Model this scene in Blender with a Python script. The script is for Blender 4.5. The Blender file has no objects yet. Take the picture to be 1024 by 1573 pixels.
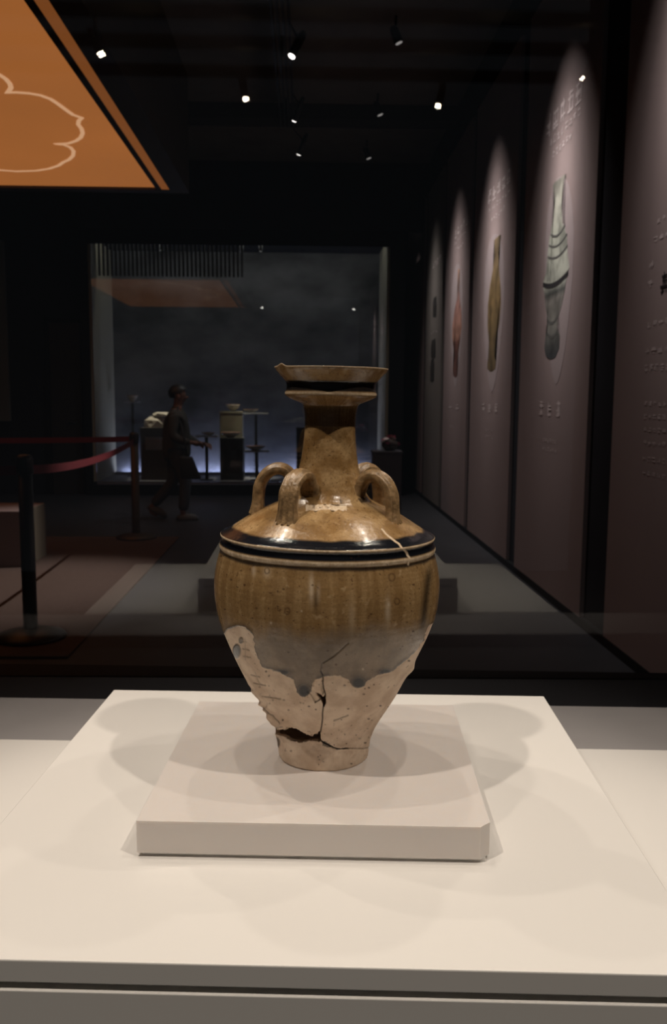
import bpy, bmesh, math, random
import numpy as np
from mathutils import Matrix, Vector

# ------------------------------------------------------------------ camera
SC = bpy.context.scene
COL = SC.collection
F = 1350.0
CX, CY, CAMH = 512.0, 786.5, 1.30
yaw, pit, rol = math.radians(1.87), math.radians(7.09), math.radians(0.35)
FW = np.array([math.sin(yaw)*math.cos(pit), math.cos(yaw)*math.cos(pit), -math.sin(pit)])
_rt = np.array([math.cos(yaw), -math.sin(yaw), 0.0])
_up = np.cross(_rt, FW)
RT = _rt*math.cos(rol) + _up*math.sin(rol)
UP = _up*math.cos(rol) - _rt*math.sin(rol)
CAM = np.array([0.0, 0.0, CAMH])
cam = bpy.data.cameras.new('camera')
cam.sensor_fit = 'VERTICAL'; cam.sensor_height = 36.0; cam.sensor_width = 36.0
cam.lens = 36.0*F/1573.0
cam.clip_start = 0.02; cam.clip_end = 60
cam.dof.use_dof = True; cam.dof.focus_distance = 0.86; cam.dof.aperture_fstop = 14.0
camo = bpy.data.objects.new('camera', cam); COL.objects.link(camo)
M = Matrix.Identity(4)
for i in range(3):
    M[i][0] = RT[i]; M[i][1] = UP[i]; M[i][2] = -FW[i]; M[i][3] = CAM[i]
camo.matrix_world = M
SC.camera = camo
vs = SC.view_settings
vs.view_transform = 'Standard'; vs.look = 'None'; vs.gamma = 1.0; vs.use_curve_mapping = False
vs.exposure = 0.0
try:
    SC.cycles.use_denoising = True
    SC.cycles.max_bounces = 8
    SC.cycles.transparent_max_bounces = 16
    SC.cycles.sample_clamp_indirect = 3.0
except Exception:
    pass

# ------------------------------------------------------------------ world and gallery lights
W = bpy.data.worlds.new('gallery_ambient'); SC.world = W; W.use_nodes = True
W.node_tree.nodes['Background'].inputs[0].default_value = (0.80, 0.88, 1.0, 1)
W.node_tree.nodes['Background'].inputs[1].default_value = 0.026

def spot(name, loc, target, power, angle, blend=0.5, color=(1, 0.86, 0.70), size=0.03, parent=None):
    l = bpy.data.lights.new(name, 'SPOT'); l.energy = power; l.spot_size = math.radians(angle)
    l.spot_blend = blend; l.color = color; l.shadow_soft_size = size
    o = bpy.data.objects.new(name, l); COL.objects.link(o)
    o.location = loc
    o.rotation_euler = (Vector(target)-Vector(loc)).to_track_quat('-Z', 'Y').to_euler()
    return o

WARM = (1.0, 0.88, 0.75)
# jar/plinth spots: four mini spots on the showcase rails, two gallery spots in front, three rail spots added behind to thin the jar's shadows
JARX, JARY = 0.0146+0.006, 0.926+0.005
CASE_LAMPS = [(-0.501, 1.194, 2.10), (-0.203, 0.891, 2.10), (0.311, 0.833, 2.10), (0.647, 1.033, 2.10), (-0.42, 1.40, 2.28), (0.02, 1.38, 2.28), (0.46, 1.35, 2.28)]
CASE_POWER = [7, 6, 6, 6, 6.5, 6.5, 5.5]
GALLERY_SPOTS = [((1.35, -0.30, 3.9), 138), ((-1.20, -0.15, 3.9), 138)]

# ------------------------------------------------------------------ helpers
def ray(x, y):
    return FW + RT*(x-CX)/F - UP*(y-CY)/F
def at(x, y, ax, val):
    d = ray(x, y); t = (val-CAM[ax])/d[ax]
    return CAM + d*t
def project(P):
    v = P - CAM; z = v @ FW
    return CX + F*(v @ RT)/z, CY - F*(v @ UP)/z

def tag(o, label, cat, group=None):
    o['label'] = label; o['category'] = cat
    if group: o['group'] = group
    return o
def empty(name, loc=(0, 0, 0), rz=0.0):
    o = bpy.data.objects.new(name, None); COL.objects.link(o)
    o.location = loc; o.rotation_euler = (0, 0, rz); o.empty_display_size = 0.05
    return o
def thing(name, label, cat, loc=(0, 0, 0), rz=0.0, group=None):
    return tag(empty(name, loc, rz), label, cat, group)
def link(name, me, mat, parent=None, smooth=False):
    o = bpy.data.objects.new(name, me); COL.objects.link(o)
    if mat and not me.materials: me.materials.append(mat)
    if smooth: me.polygons.foreach_set('use_smooth', [True]*len(me.polygons))
    if parent: o.parent = parent
    return o
def build(name, bm, mat, parent=None, smooth=False):
    bmesh.ops.recalc_face_normals(bm, faces=bm.faces)
    me = bpy.data.meshes.new(name); bm.to_mesh(me); bm.free()
    return link(name, me, mat, parent, smooth)
def struct(o):
    o['kind'] = 'structure'; return o

def add_box(bm, x0, x1, y0, y1, z0, z1, bev=0.0, seg=2, rot=None):
    r = bmesh.ops.create_cube(bm, size=1.0)
    vs_ = r['verts']
    for v in vs_:
        v.co = Vector(((x0+x1)/2+v.co.x*(x1-x0), (y0+y1)/2+v.co.y*(y1-y0), (z0+z1)/2+v.co.z*(z1-z0)))
    if bev > 0:
        es = list({e for v in vs_ for e in v.link_edges})
        bmesh.ops.bevel(bm, geom=es, offset=bev, segments=seg, affect='EDGES', profile=0.5)
    return vs_
def box(name, x0, x1, y0, y1, z0, z1, mat, parent=None, bev=0.0):
    bm = bmesh.new(); add_box(bm, x0, x1, y0, y1, z0, z1, bev)
    return build(name, bm, mat, parent)
def add_lathe(bm, prof, seg=32, c=(0, 0, 0), cap=True):
    rings = []
    for r, z in prof:
        rings.append([bm.verts.new((c[0]+r*math.cos(2*math.pi*i/seg), c[1]+r*math.sin(2*math.pi*i/seg), c[2]+z)) for i in range(seg)])
    for a, b in zip(rings, rings[1:]):
        for i in range(seg):
            bm.faces.new((a[i], a[(i+1) % seg], b[(i+1) % seg], b[i]))
    if cap:
        bm.faces.new(rings[0][::-1]); bm.faces.new(rings[-1])
def lathe(name, prof, mat, parent=None, seg=32, c=(0, 0, 0)):
    bm = bmesh.new(); add_lathe(bm, prof, seg, c)
    return build(name, bm, mat, parent, True)
def add_tube(bm, pts, rad, seg=8):
    pts = [Vector(p) for p in pts]; rings = []
    prev = None
    for i, p in enumerate(pts):
        t = (pts[min(i+1, len(pts)-1)]-pts[max(i-1, 0)]).normalized()
        n = t.cross(Vector((0, 0, 1)))
        if n.length < 1e-3: n = t.cross(Vector((0, 1, 0)))
        n.normalize()
        if prev is not None and n.dot(prev) < 0: n = -n
        prev = n; b = t.cross(n)
        r = rad[i] if isinstance(rad, (list, tuple)) else rad
        rings.append([bm.verts.new(p+n*r*math.cos(2*math.pi*k/seg)+b*r*math.sin(2*math.pi*k/seg)) for k in range(seg)])
    for a, b in zip(rings, rings[1:]):
        for k in range(seg):
            bm.faces.new((a[k], a[(k+1) % seg], b[(k+1) % seg], b[k]))
    bm.faces.new(rings[0][::-1]); bm.faces.new(rings[-1])
def add_prism(bm, pts_front, offset):
    """closed outline (list of Vector) extruded by offset vector"""
    a = [bm.verts.new(p) for p in pts_front]; b = [bm.verts.new(Vector(p)+offset) for p in pts_front]
    bm.faces.new(a); bm.faces.new(b[::-1])
    n = len(a)
    for i in range(n):
        bm.faces.new((a[i], b[i], b[(i+1) % n], a[(i+1) % n]))

# ------------------------------------------------------------------ materials
def mat(name, col, rough=0.6, metal=0.0, noise=None, spec=0.5, bump=None, coat=0.0):
    m = bpy.data.materials.new(name); m.use_nodes = True
    nt = m.node_tree; b = nt.nodes['Principled BSDF']
    b.inputs['Base Color'].default_value = (*col, 1); b.inputs['Roughness'].default_value = rough
    b.inputs['Metallic'].default_value = metal
    b.inputs['Specular IOR Level'].default_value = spec
    b.inputs['Coat Weight'].default_value = coat
    if noise or bump:
        tc = nt.nodes.new('ShaderNodeTexCoord')
    if noise:
        sc_, amt = noise
        n = nt.nodes.new('ShaderNodeTexNoise'); n.inputs['Scale'].default_value = sc_; n.inputs['Detail'].default_value = 5
        nt.links.new(tc.outputs['Object'], n.inputs['Vector'])
        mx = nt.nodes.new('ShaderNodeMix'); mx.data_type = 'RGBA'
        mx.inputs['A'].default_value = (*[c*(1-amt) for c in col], 1)
        mx.inputs['B'].default_value = (*[min(1, c*(1+amt)) for c in col], 1)
        nt.links.new(n.outputs['Fac'], mx.inputs['Factor'])
        nt.links.new(mx.outputs['Result'], b.inputs['Base Color'])
    if bump:
        sc_, st, di = bump
        n2 = nt.nodes.new('ShaderNodeTexNoise'); n2.inputs['Scale'].default_value = sc_; n2.inputs['Detail'].default_value = 4
        nt.links.new(tc.outputs['Object'], n2.inputs['Vector'])
        bp = nt.nodes.new('ShaderNodeBump'); bp.inputs['Strength'].default_value = st; bp.inputs['Distance'].default_value = di
        nt.links.new(n2.outputs['Fac'], bp.inputs['Height']); nt.links.new(bp.outputs['Normal'], b.inputs['Normal'])
    return m
def emit(name, col, s):
    m = bpy.data.materials.new(name); m.use_nodes = True
    b = m.node_tree.nodes['Principled BSDF']
    b.inputs['Base Color'].default_value = (*[c*0.5 for c in col], 1)
    b.inputs['Emission Color'].default_value = (*col, 1); b.inputs['Emission Strength'].default_value = s
    return m
def glass_mat(name, tint=(0.97, 0.99, 0.98)):
    m = bpy.data.materials.new(name); m.use_nodes = True
    nt = m.node_tree; nt.nodes.remove(nt.nodes['Principled BSDF'])
    out = nt.nodes['Material Output']
    tr = nt.nodes.new('ShaderNodeBsdfTransparent'); tr.inputs[0].default_value = (*tint, 1)
    gl = nt.nodes.new('ShaderNodeBsdfGlossy'); gl.inputs['Roughness'].default_value = 0.0
    gl.inputs[0].default_value = (1, 1, 1, 1)
    fr = nt.nodes.new('ShaderNodeFresnel'); fr.inputs['IOR'].default_value = 1.52
    mx = nt.nodes.new('ShaderNodeMixShader')
    nt.links.new(fr.outputs[0], mx.inputs[0]); nt.links.new(tr.outputs[0], mx.inputs[1]); nt.links.new(gl.outputs[0], mx.inputs[2])
    nt.links.new(mx.outputs[0], out.inputs['Surface'])
    return m

m_white = mat('warm white lacquer', (0.78, 0.755, 0.72), 0.38, noise=(3.0, 0.02), spec=0.35)
m_block = mat('frosted acrylic', (0.74, 0.69, 0.655), 0.33, noise=(4.0, 0.02), spec=0.4)
m_block.node_tree.nodes['Principled BSDF'].inputs['Subsurface Weight'].default_value = 0.8
m_block.node_tree.nodes['Principled BSDF'].inputs['Subsurface Radius'].default_value = (0.06, 0.055, 0.05)
m_ledge = mat('grey ledge', (0.30, 0.285, 0.285), 0.6, noise=(20, 0.05))
m_black = mat('matt black', (0.012, 0.012, 0.014), 0.7, spec=0.2)
m_blackmetal = mat('black metal', (0.02, 0.02, 0.022), 0.45, metal=0.3)
m_floor = mat('dark stone floor', (0.045, 0.047, 0.054), 0.5, noise=(6, 0.25), spec=0.3)
m_ceil = mat('dark ceiling', (0.18, 0.165, 0.15), 0.9, noise=(3, 0.2), spec=0.1)
m_wall = mat('black wall', (0.022, 0.024, 0.032), 0.8, noise=(2, 0.2), spec=0.2)
m_carpet = mat('red brown carpet', (0.105, 0.075, 0.062), 0.95, noise=(60, 0.25), spec=0.1, bump=(400, 0.4, 0.004))
m_glass = glass_mat('clear glass')

# ------------------------------------------------------------------ room shell
WX = 1.62
struct(box('floor', -6.5, WX+0.2, -3.0, 14.6, -0.10, 0.0, m_floor))
struct(box('ceiling', -6.5, WX+0.2, -3.0, 14.6, 4.50, 4.60, m_ceil))
struct(box('wall_right', WX+0.03, WX+0.2, -3.0, 14.6, 0.0, 4.5, m_wall))
struct(box('wall_back', -6.5, WX+0.03, 14.4, 14.6, 0.0, 4.5, m_wall))
struct(box('wall_left', -6.5, -6.3, -3.0, 14.4, 0.0, 4.5, m_wall))
struct(box('wall_partition', -6.3, -3.06, 12.42, 12.6, 0.0, 4.5, m_wall))
struct(box('wall_fascia', -3.06, WX+0.03, 12.28, 12.42, 3.62, 4.5, m_wall))
# ceiling beam above the far wall
m_beam = mat('dark beam', (0.05, 0.048, 0.05), 0.85, noise=(3, 0.2), spec=0.1)
struct(box('trim_1', -6.3, WX+0.03, 9.95, 10.25, 4.34, 4.5, m_beam))
struct(box('baseboard_right', WX-0.005, WX+0.03, -3.0, 14.4, 0.0, 0.05, m_black))

# door in the partition, left of the far cabinet
m_door = mat('charcoal door', (0.022, 0.020, 0.020), 0.6)
d = box('door_1', -3.52, -2.86-0.25, 12.395, 12.42, 0.0, 2.36, m_door); struct(d)
box('door_frame', -3.58, -3.52, 12.38, 12.42, 0.0, 2.42, m_black, d); box('door_frame', -3.58, -3.10, 12.38, 12.42, 2.36, 2.42, m_black, d)
bm = bmesh.new(); add_tube(bm, [(-3.18, 12.39, 1.0), (-3.18, 12.35, 1.0), (-3.28, 12.35, 1.0)], 0.01); build('door_handle', bm, m_blackmetal, d, True)

# dim lit wall panel at the far left
m_dim = mat('grey green wall board', (0.16, 0.19, 0.18), 0.8, noise=(2, 0.15))
tag(box('wall_board', -5.2, -4.08, 12.37, 12.42, 1.02, 3.45, m_dim), 'pale grey-green board on the black wall beyond the rope barrier', 'board')

# ------------------------------------------------------------------ carpet area
car = box('carpet', -5.2, -1.205, 4.385, 8.41, 0.0, 0.012, m_carpet)
tag(car, 'red-brown carpet laid on the dark floor under the stanchions', 'carpet')

# ------------------------------------------------------------------ showcase (base, deck, ledge, glass, lamp rails)
A = math.radians(-3.4)
PL = (0.0146, 0.926)
DZ, PZ = 0.7975, 0.88
case = thing('showcase', 'black showcase base with a white deck under the plinth', 'showcase', (PL[0], PL[1], 0), A)
screen = thing('glass_screen', 'clear glass pane standing behind the jar and plinth', 'glass pane', (PL[0], PL[1], DZ-0.03), A)
rig = thing('lamp_frame', 'black post frame with rails carrying the showcase spotlights', 'lamp frame', (PL[0], PL[1], DZ-0.03), A)
box('base', -1.05, 1.05, -0.36, 0.80, 0.0, DZ-0.03, m_black, case, 0.003)
box('deck', -0.582, 0.562, -0.322, 0.324, DZ-0.03, DZ, m_white, case, 0.0015)
box('ledge', -1.0, 1.0, 0.326, 0.515, DZ-0.03, DZ-0.002, m_ledge, case, 0.002)  # even grey, darker than the deck
G = math.radians(1.8)
bm = bmesh.new()
add_box(bm, -1.0, 1.0, -0.004, 0.004, 0.0, 2.0)
g = build('glass_pane', bm, m_glass, screen)
g.location = (0, 0.736, 0); g.rotation_euler = (0, 0, G)
for sx in (-1, 1):
    for sy in (-0.34, 0.66):
        box('post', sx*1.03-0.012, sx*1.03+0.012, sy-0.012, sy+0.012, 0.0, 2.0, m_blackmetal, rig)
    box('side_rail', sx*1.03-0.012, sx*1.03+0.012, -0.328, 0.648, 2.14-DZ+0.03, 2.165-DZ+0.03, m_blackmetal, rig)
for sy in (-0.09, 0.10, 0.27, 0.45):
    box('lamp_rail', -1.018, 1.018, sy-0.012, sy+0.012, 2.165-DZ+0.03, 2.19-DZ+0.03, m_blackmetal, rig)

m_lens = emit('lamp lens', (1.0, 0.80, 0.55), 90.0)
m_lens2 = emit('cool lamp lens', (1.0, 0.93, 0.88), 14.0)
def spotlight(name, loc, target, label, group, lens, r=0.013, ln=0.06, mount=None, light=None):
    """small cylinder spot: loc is the lens centre, target where it points"""
    d_ = (Vector(target)-Vector(loc)).normalized()
    t = thing(name, label, 'spotlight', loc, 0, group)
    t.rotation_euler = d_.to_track_quat('-Z', 'Y').to_euler()
    lathe('housing', [(r*1.25, -0.15*ln), (r*1.28, 0.0), (r*1.25, ln*0.75), (r*0.8, ln), (r*0.4, ln*1.02)], m_blackmetal, t, 20, (0, 0, 0.004))
    lathe('lens', [(r*0.1, -0.0022), (r, -0.002), (r, 0.001)], lens, t, 20, (0, 0, -0.15*ln+0.002))
    if mount:
        bm = bmesh.new()
        R = t.rotation_euler.to_matrix().inverted()
        a_ = Vector((0, 0, ln*0.6)); b_ = R @ (Vector(mount)-Vector(loc))
        add_tube(bm, [a_, b_], r*0.35, 8)
        build('bracket', bm, m_blackmetal, t, True)
    if light:
        p, ang, bl, c = light
        s = spot('lamp_light', Vector(loc)+d_*(0.2*ln+0.012), target, p, ang, bl, c, r)
    return t

tgt = (JARX, JARY, 0.95)
where = ['above the back left corner of the plinth', 'above the jar to the left of its neck', 'above the jar to the right of its neck', 'above the right end of the deck', 'behind the plinth on the left, added to soften shadows', 'straight behind the jar, added to soften shadows', 'behind the plinth on the right, added to soften shadows']
for i, L in enumerate(CASE_LAMPS):
    lv = (L[0]-PL[0])*(-math.sin(A)) + (L[1]-PL[1])*math.cos(A)
    rail = min((-0.09, 0.10, 0.27, 0.45), key=lambda q: abs(q-lv))
    lu = (L[0]-PL[0])*math.cos(A)+(L[1]-PL[1])*math.sin(A)
    mp = (PL[0]+lu*math.cos(A)-rail*math.sin(A), PL[1]+lu*math.sin(A)+rail*math.cos(A), 2.168 if L[2] < 2.15 else 2.19)
    spotlight('showcase_spotlight', L, tgt, 'small black spotlight on the showcase rail '+where[i], 'showcase rail spotlights', m_lens, 0.0045 if i == 3 else 0.008, 0.05, mp,
              (CASE_POWER[i], 75, 0.35, WARM))
gl_lab = ['black gallery spotlight on the ceiling right of the showcase front', 'black gallery spotlight on the ceiling left of the showcase front', 'black gallery spotlight on the ceiling behind the showcase glass']
for i, (L, P) in enumerate(GALLERY_SPOTS):
    spotlight('gallery_spotlight', L, tgt, gl_lab[i], 'gallery spotlights', m_lens2, 0.035, 0.16, (L[0], L[1], 4.5), (P, 22, 0.5, WARM))

# ------------------------------------------------------------------ plinth and acrylic block
pl = thing('display_plinth', 'warm white square plinth with a dark shadow gap under its top slab', 'plinth', (PL[0], PL[1], DZ), A)
hw = 0.3135; ph = PZ-DZ
box('top_slab', -hw, hw, -hw, hw, ph-0.019, ph, m_white, pl, 0.0012)
box('recess', -hw+0.012, hw-0.012, -hw+0.012, hw-0.012, ph-0.0245, ph-0.019, m_black, pl)
box('body', -hw-0.001, hw+0.001, -hw-0.001, hw+0.001, 0.0, ph-0.0245, m_white, pl, 0.0008)
BZ = 0.9155
bk = thing('acrylic_block', 'square frosted acrylic riser block under the glazed jar', 'riser', (PL[0]+0.003, PL[1]+0.004, PZ), A)
bm = bmesh.new()
hb = 0.1635; ch = 0.010
out = [(-hb, -hb), (hb-ch, -hb), (hb, -hb+ch), (hb, hb), (-hb, hb)]
add_prism(bm, [Vector((x, y, 0.004)) for x, y in out], Vector((0, 0, BZ-PZ-0.004)))
build('block', bm, m_block, bk)
box('foot_plate', -hb+0.004, hb-0.004, -hb+0.004, hb-0.004, 0.0, 0.004, m_white, bk)

# ------------------------------------------------------------------ the jar
LEAN = math.radians(0.85)
jar = thing('jar', 'brown glazed stoneware jar with dish mouth, loop lugs and cracked unglazed foot', 'jar', (JARX, JARY, BZ+0.0008))
jar.rotation_euler = (0, LEAN, 0)
JB = np.array([JARX, JARY, BZ])
Rl = np.array([[math.cos(LEAN), 0, math.sin(LEAN)], [0, 1, 0], [-math.sin(LEAN), 0, math.cos(LEAN)]])
hd = np.array([math.sin(yaw), math.cos(yaw), 0.0])
PROF = [  # image row of the contour, half width in pixels, (top to bottom)
 (567.0, 86.0), (565.0, 87.0), (567.5, 87.0), (571, 85.0), (577, 79.0), (583, 73.5), (587, 70.5), (589, 68.0), (595, 67.0), (601, 67.3), (603, 69.0), (606, 70.0), (609.5, 69.8),
 (613, 65), (617, 56.0), (620.5, 46.0), (623, 40.5), (627, 38.8), (640, 38.3), (654, 38.3), (657, 37.9), (671, 38.6), (686, 40.0), (706, 42.5), (725, 46.2), (740, 50.0), (753, 54.0), (764, 59.0),
 (770, 66.0), (774.5, 76.0), (780, 89.0), (788, 106.0), (800, 126.0), (812, 144.0), (817, 153.0), (819.5, 158.5), (820.5, 162.0), (822.5, 163.6), (825, 162.5), (826.8, 160.4), (833.5, 160.6), (835.5, 163.0), (839, 164.3), (842.5, 163.5), (845, 161.5), (848, 161.8),
 (856, 164.5), (870, 168.2), (889, 170.8), (908, 170.8), (928, 169.0), (948, 165.0), (967, 159.5), (987, 151.5), (1006, 143.0), (1026, 133.5), (1045, 122.8), (1065, 112.3), (1084, 100.5), (1104, 87.5), (1118, 79.0), (1128, 74.5), (1143, 71.0), (1152, 69.5), (1161, 68.5)]
pr = np.array(PROF)
def row_to_rz(y, w):
    # axis plane: vertical plane through the jar axis facing the camera
    d = ray(505.0, y); t = ((JB-CAM) @ hd)/(d @ hd); P = CAM + d*t
    depth = (P-CAM) @ FW
    return w*depth/F, P[2]-BZ
rz = np.array([row_to_rz(y, w) for y, w in PROF])
# the contour of a tapering body lies in front of the axis plane: correct the lower rows
r_, z_ = rz[:, 0].copy(), rz[:, 1].copy()
for it in range(3):
    for i in range(len(PROF)):
        if PROF[i][0] < 905: continue
        j0, j1 = max(i-1, 0), min(i+1, len(PROF)-1)
        dr = r_[j0]-r_[j1]; dz = z_[j0]-z_[j1]
        ta = dr/max(dz, 1e-6)
        b = math.atan2(CAMH-BZ-z_[i], (JB-CAM) @ hd)
        cph = min(0.6, max(0.0, ta*math.tan(b)))
        r_[i] = rz[i, 0]/math.sqrt(1-cph*cph)*(1-0.10*cph)
        z_[i] = rz[i, 1] + r_[i]*cph*math.tan(b)*0.9
sc_z = z_[0]/(z_[0]-z_[-1]); z_ = (z_-z_[-1])*sc_z
# arc length resample
NR = 520
ds = np.hypot(np.diff(r_), np.diff(z_)); s = np.concatenate([[0], np.cumsum(ds)])
ss = np.linspace(0, s[-1], NR)
# light smoothing by resampling through a small kernel
rr = np.interp(ss, s, r_); zz = np.interp(ss, s, z_); ya = np.interp(ss, s, pr[:, 0])
k = np.array([1, 2, 3, 2, 1.0]); k /= k.sum()
def smooth_(a, n):
    for _ in range(n):
        p = np.concatenate([[a[0]]*2, a, [a[-1]]*2]); a2 = np.convolve(p, k, 'valid'); a2[0] = a[0]; a2[-1] = a[-1]; a = a2
    return a
rr_s, zz_s = smooth_(rr, 2), smooth_(zz, 2)
wide = (ya > 850) | ((ya > 626) & (ya < 812))
rr_w, zz_w = smooth_(rr, 30), smooth_(zz, 30)
bl = np.where(wide, 1.0, 0.0); bl = smooth_(bl, 8)
rr = rr_s*(1-bl)+rr_w*bl; zz = zz_s*(1-bl)+zz_w*bl
zz[-1] = 0.0
th = np.concatenate([np.radians(np.linspace(-105, 105, 541)), np.radians(np.linspace(105, 255, 111)[1:-1])])
NT = len(th)
rng = np.random.RandomState(4)
def vnoise(u, v, seed, per=None):
    """smooth value noise on a grid"""
    r0 = np.random.RandomState(seed); T = r0.rand(64, 64)
    iu, iv = np.floor(u).astype(int), np.floor(v).astype(int); fu, fv = u-iu, v-iv
    fu = fu*fu*(3-2*fu); fv = fv*fv*(3-2*fv)
    g_ = lambda a, b: T[a % 64, b % 64]
    return (g_(iu, iv)*(1-fu)+g_(iu+1, iv)*fu)*(1-fv)+(g_(iu, iv+1)*(1-fu)+g_(iu+1, iv+1)*fu)*fv
TH, RR = np.meshgrid(th, rr); ZZ = np.repeat(zz[:, None], NT, 1); YA = np.repeat(ya[:, None], NT, 1)
TF = np.where(np.abs(TH) > math.pi/2, np.sign(TH)*math.pi-TH, TH)      # back half mirrors the front
def world(TH_, RR_, ZZ_):
    P = np.stack([RR_*np.sin(TH_), -RR_*np.cos(TH_), ZZ_], -1)
    return P @ Rl.T + JB
PX, PY = project(world(TF, RR, ZZ))
def sst(a, b, x):
    t = np.clip((x-a)/(b-a), 0, 1); return t*t*(3-2*t)
def zp(pts, s_=2.56, ox=300, oy=850):
    return np.array([(ox+x/s_, oy+y/s_) for x, y in pts])
def dist_poly(pts, X, Y):
    d_ = np.full(X.shape, 1e9)
    for (x0, y0), (x1, y1) in zip(pts, pts[1:]):
        L2 = (x1-x0)**2+(y1-y0)**2+1e-9
        t = np.clip(((X-x0)*(x1-x0)+(Y-y0)*(y1-y0))/L2, 0, 1)
        d_ = np.minimum(d_, np.hypot(X-(x0+t*(x1-x0)), Y-(y0+t*(y1-y0))))
    return d_
def inside(pts, X, Y):
    r = np.zeros(X.shape, bool); n = len(pts)
    for i in range(n):
        x0, y0 = pts[i]; x1, y1 = pts[(i+1) % n]
        c = ((y0 > Y) != (y1 > Y)) & (X < (x1-x0)*(Y-y0)/(y1-y0+1e-12)+x0)
        r ^= c
    return r
jit = (vnoise(PX/5, PY/5, 1)-0.5)*3.0
jit2 = (vnoise(PX/2.2, PY/2.2, 2)-0.5)*2.0
bd = zp([(40, 380), (100, 335), (130, 302), (165, 290), (195, 295), (225, 320), (240, 395), (262, 450), (330, 470), (385, 500), (396, 525), (402, 550), (412, 563), (428, 569), (444, 563), (453, 550), (459, 520), (472, 500), (510, 487), (570, 485), (598, 500), (610, 520), (622, 531), (640, 535), (658, 528), (672, 508), (690, 497), (720, 482), (770, 470), (830, 420), (870, 380), (892, 350), (915, 290), (960, 260)])
by = np.interp(PX+jit, bd[:, 0], bd[:, 1])
sd = by-(PY+jit2*0.6)
glaze = sst(-0.8, 1.6, sd)
# isolated glaze spots on the left clay
for (cx_, cy_, rx, ry) in [(165, 388, 17, 30), (180, 345, 9, 14)]:
    x_, y_ = zp([(cx_, cy_)])[0]
    q = ((PX-x_)/(rx/2.56))**2+((PY-y_)/(ry/2.56))**2
    glaze = np.maximum(glaze, sst(1.2, 0.7, q))
grey = sst(958, 994, PY+(vnoise(PX/22, PY/60, 3)-0.5)*16+(vnoise(PX/6, PY/60, 43)-0.5)*6+np.abs(PX-500)*0.05)*(PY > 900)
drip = np.zeros_like(PX)
for (cx_, cy_, rx, ry) in [(428, 543, 30, 32), (640, 512, 34, 28), (745, 470, 30, 16), (165, 388, 20, 34), (340, 470, 40, 14)]:
    x_, y_ = zp([(cx_, cy_)])[0]
    drip = np.maximum(drip, np.clip(1.35*np.exp(-(((PX-x_)/(rx/2.56))**2+((PY-y_)/(ry/2.56))**2)*1.2), 0, 1))
drip = np.maximum(drip, 0.8*np.exp(-(np.maximum(sd, 0)/5.0)**2)*(sd > -1)*sst(0.25, 0.7, vnoise(PX/16, PY*0+3, 8)))
drip *= glaze
# bands by profile row
yj = YA+(vnoise(TF*7, PY*0, 5)-0.5)*2.2
dark = sst(809.5, 813.0, yj)*sst(821.4, 820.2, YA)
dark = np.maximum(dark, sst(824.6, 825.6, YA)*sst(836.4, 835.2, YA))
dark = np.maximum(dark, 0.85*sst(843.6, 845.2, YA)*sst(851.5, 847.5, yj))
dark = np.maximum(dark, 0.95*sst(587.0, 588.6, YA)*sst(603.6, 602.0, YA))
dark = np.maximum(dark, 0.55*sst(622, 630, YA)*sst(656.5, 655.2, yj*0.5+YA*0.5))  # upper neck: shadow under the rim painted in as a dark band
dark = np.maximum(dark, 0.8*sst(761, 765, YA)*sst(772, 768, YA)*sst(0.35, 0.5, vnoise(TF*5+2.3, PY*0, 12))*(TF > 0.25))
cream = sst(820.6, 821.6, YA)*sst(824.8, 823.4, YA)*(0.55+0.45*vnoise(TF*40, PY*0, 6))
cream = np.maximum(cream, sst(836.4, 837.6, YA)*sst(844.2, 842.6, YA)*(0.6+0.4*vnoise(TF*30, PY*0, 7)))
cream = np.maximum(cream, 0.6*sst(603.4, 604.6, YA)*sst(609.5, 607.5, YA))
cream = np.maximum(cream, 0.7*sst(569.5, 567.0, YA))
cream = np.maximum(cream, 0.35*sst(583, 574, YA)*sst(0.45, 0.75, vnoise(TF*9+4, YA/8, 13)))
# broken clay at the neck foot
lump = (vnoise(PX/6, PY/4.5, 9))
cl = ((PX > 470) & (PX < 532) & (PY > 776+jit2) & (PY < 786+jit-0.02*(PX-470)))
cream = np.maximum(cream, cl*0.95)
# cracks
C = [(zp([(600, 355), (550, 400), (497, 435), (492, 465), (500, 480), (503, 530), (512, 560), (503, 600), (499, 640), (497, 680), (492, 705)])[3:], 0.9), (zp([(600, 355), (550, 400), (497, 435), (492, 465)]), 0.45),
     (zp([(497, 742), (540, 765), (560, 772), (600, 770)]), 1.0), (zp([(600, 770), (660, 772), (690, 765)]), 0.45),
     (zp([(545, 660), (600, 640)]), 0.5), (zp([(265, 565), (335, 575)]), 0.45), (zp([(220, 480), (252, 488)]), 0.4), (zp([(232, 512), (276, 522)]), 0.45), (zp([(236, 470), (258, 530)]), 0.2),
     (zp([(180, 350), (200, 352)]), 0.3), (zp([(186, 378), (210, 384)]), 0.4), (zp([(190, 408), (216, 412)]), 0.4), (zp([(194, 340), (198, 420)]), 0.2),
     (zp([(195, 510), (235, 590), (262, 640), (300, 685)]), 0.7), (zp([(232, 585), (300, 640), (330, 672)]), 0.5)]
crack = np.zeros_like(PX)
for pts, st in C:
    dd = dist_poly(pts, PX+jit*0.35, PY+jit2*0.3)
    crack = np.maximum(crack, st*sst(1.5, 0.35, dd))
holeP = zp([(305, 688), (345, 697), (353, 684), (395, 690), (430, 711), (455, 719), (480, 706), (490, 699), (498, 743), (450, 741), (410, 748), (380, 742), (345, 722), (312, 712)])
holeQ = zp([(468, 548), (490, 555), (500, 564), (512, 556), (516, 592), (503, 612), (494, 580), (480, 566)])
wound = zp([(440, 545), (470, 505), (500, 495), (505, 540), (495, 575), (470, 590), (455, 560)])
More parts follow.
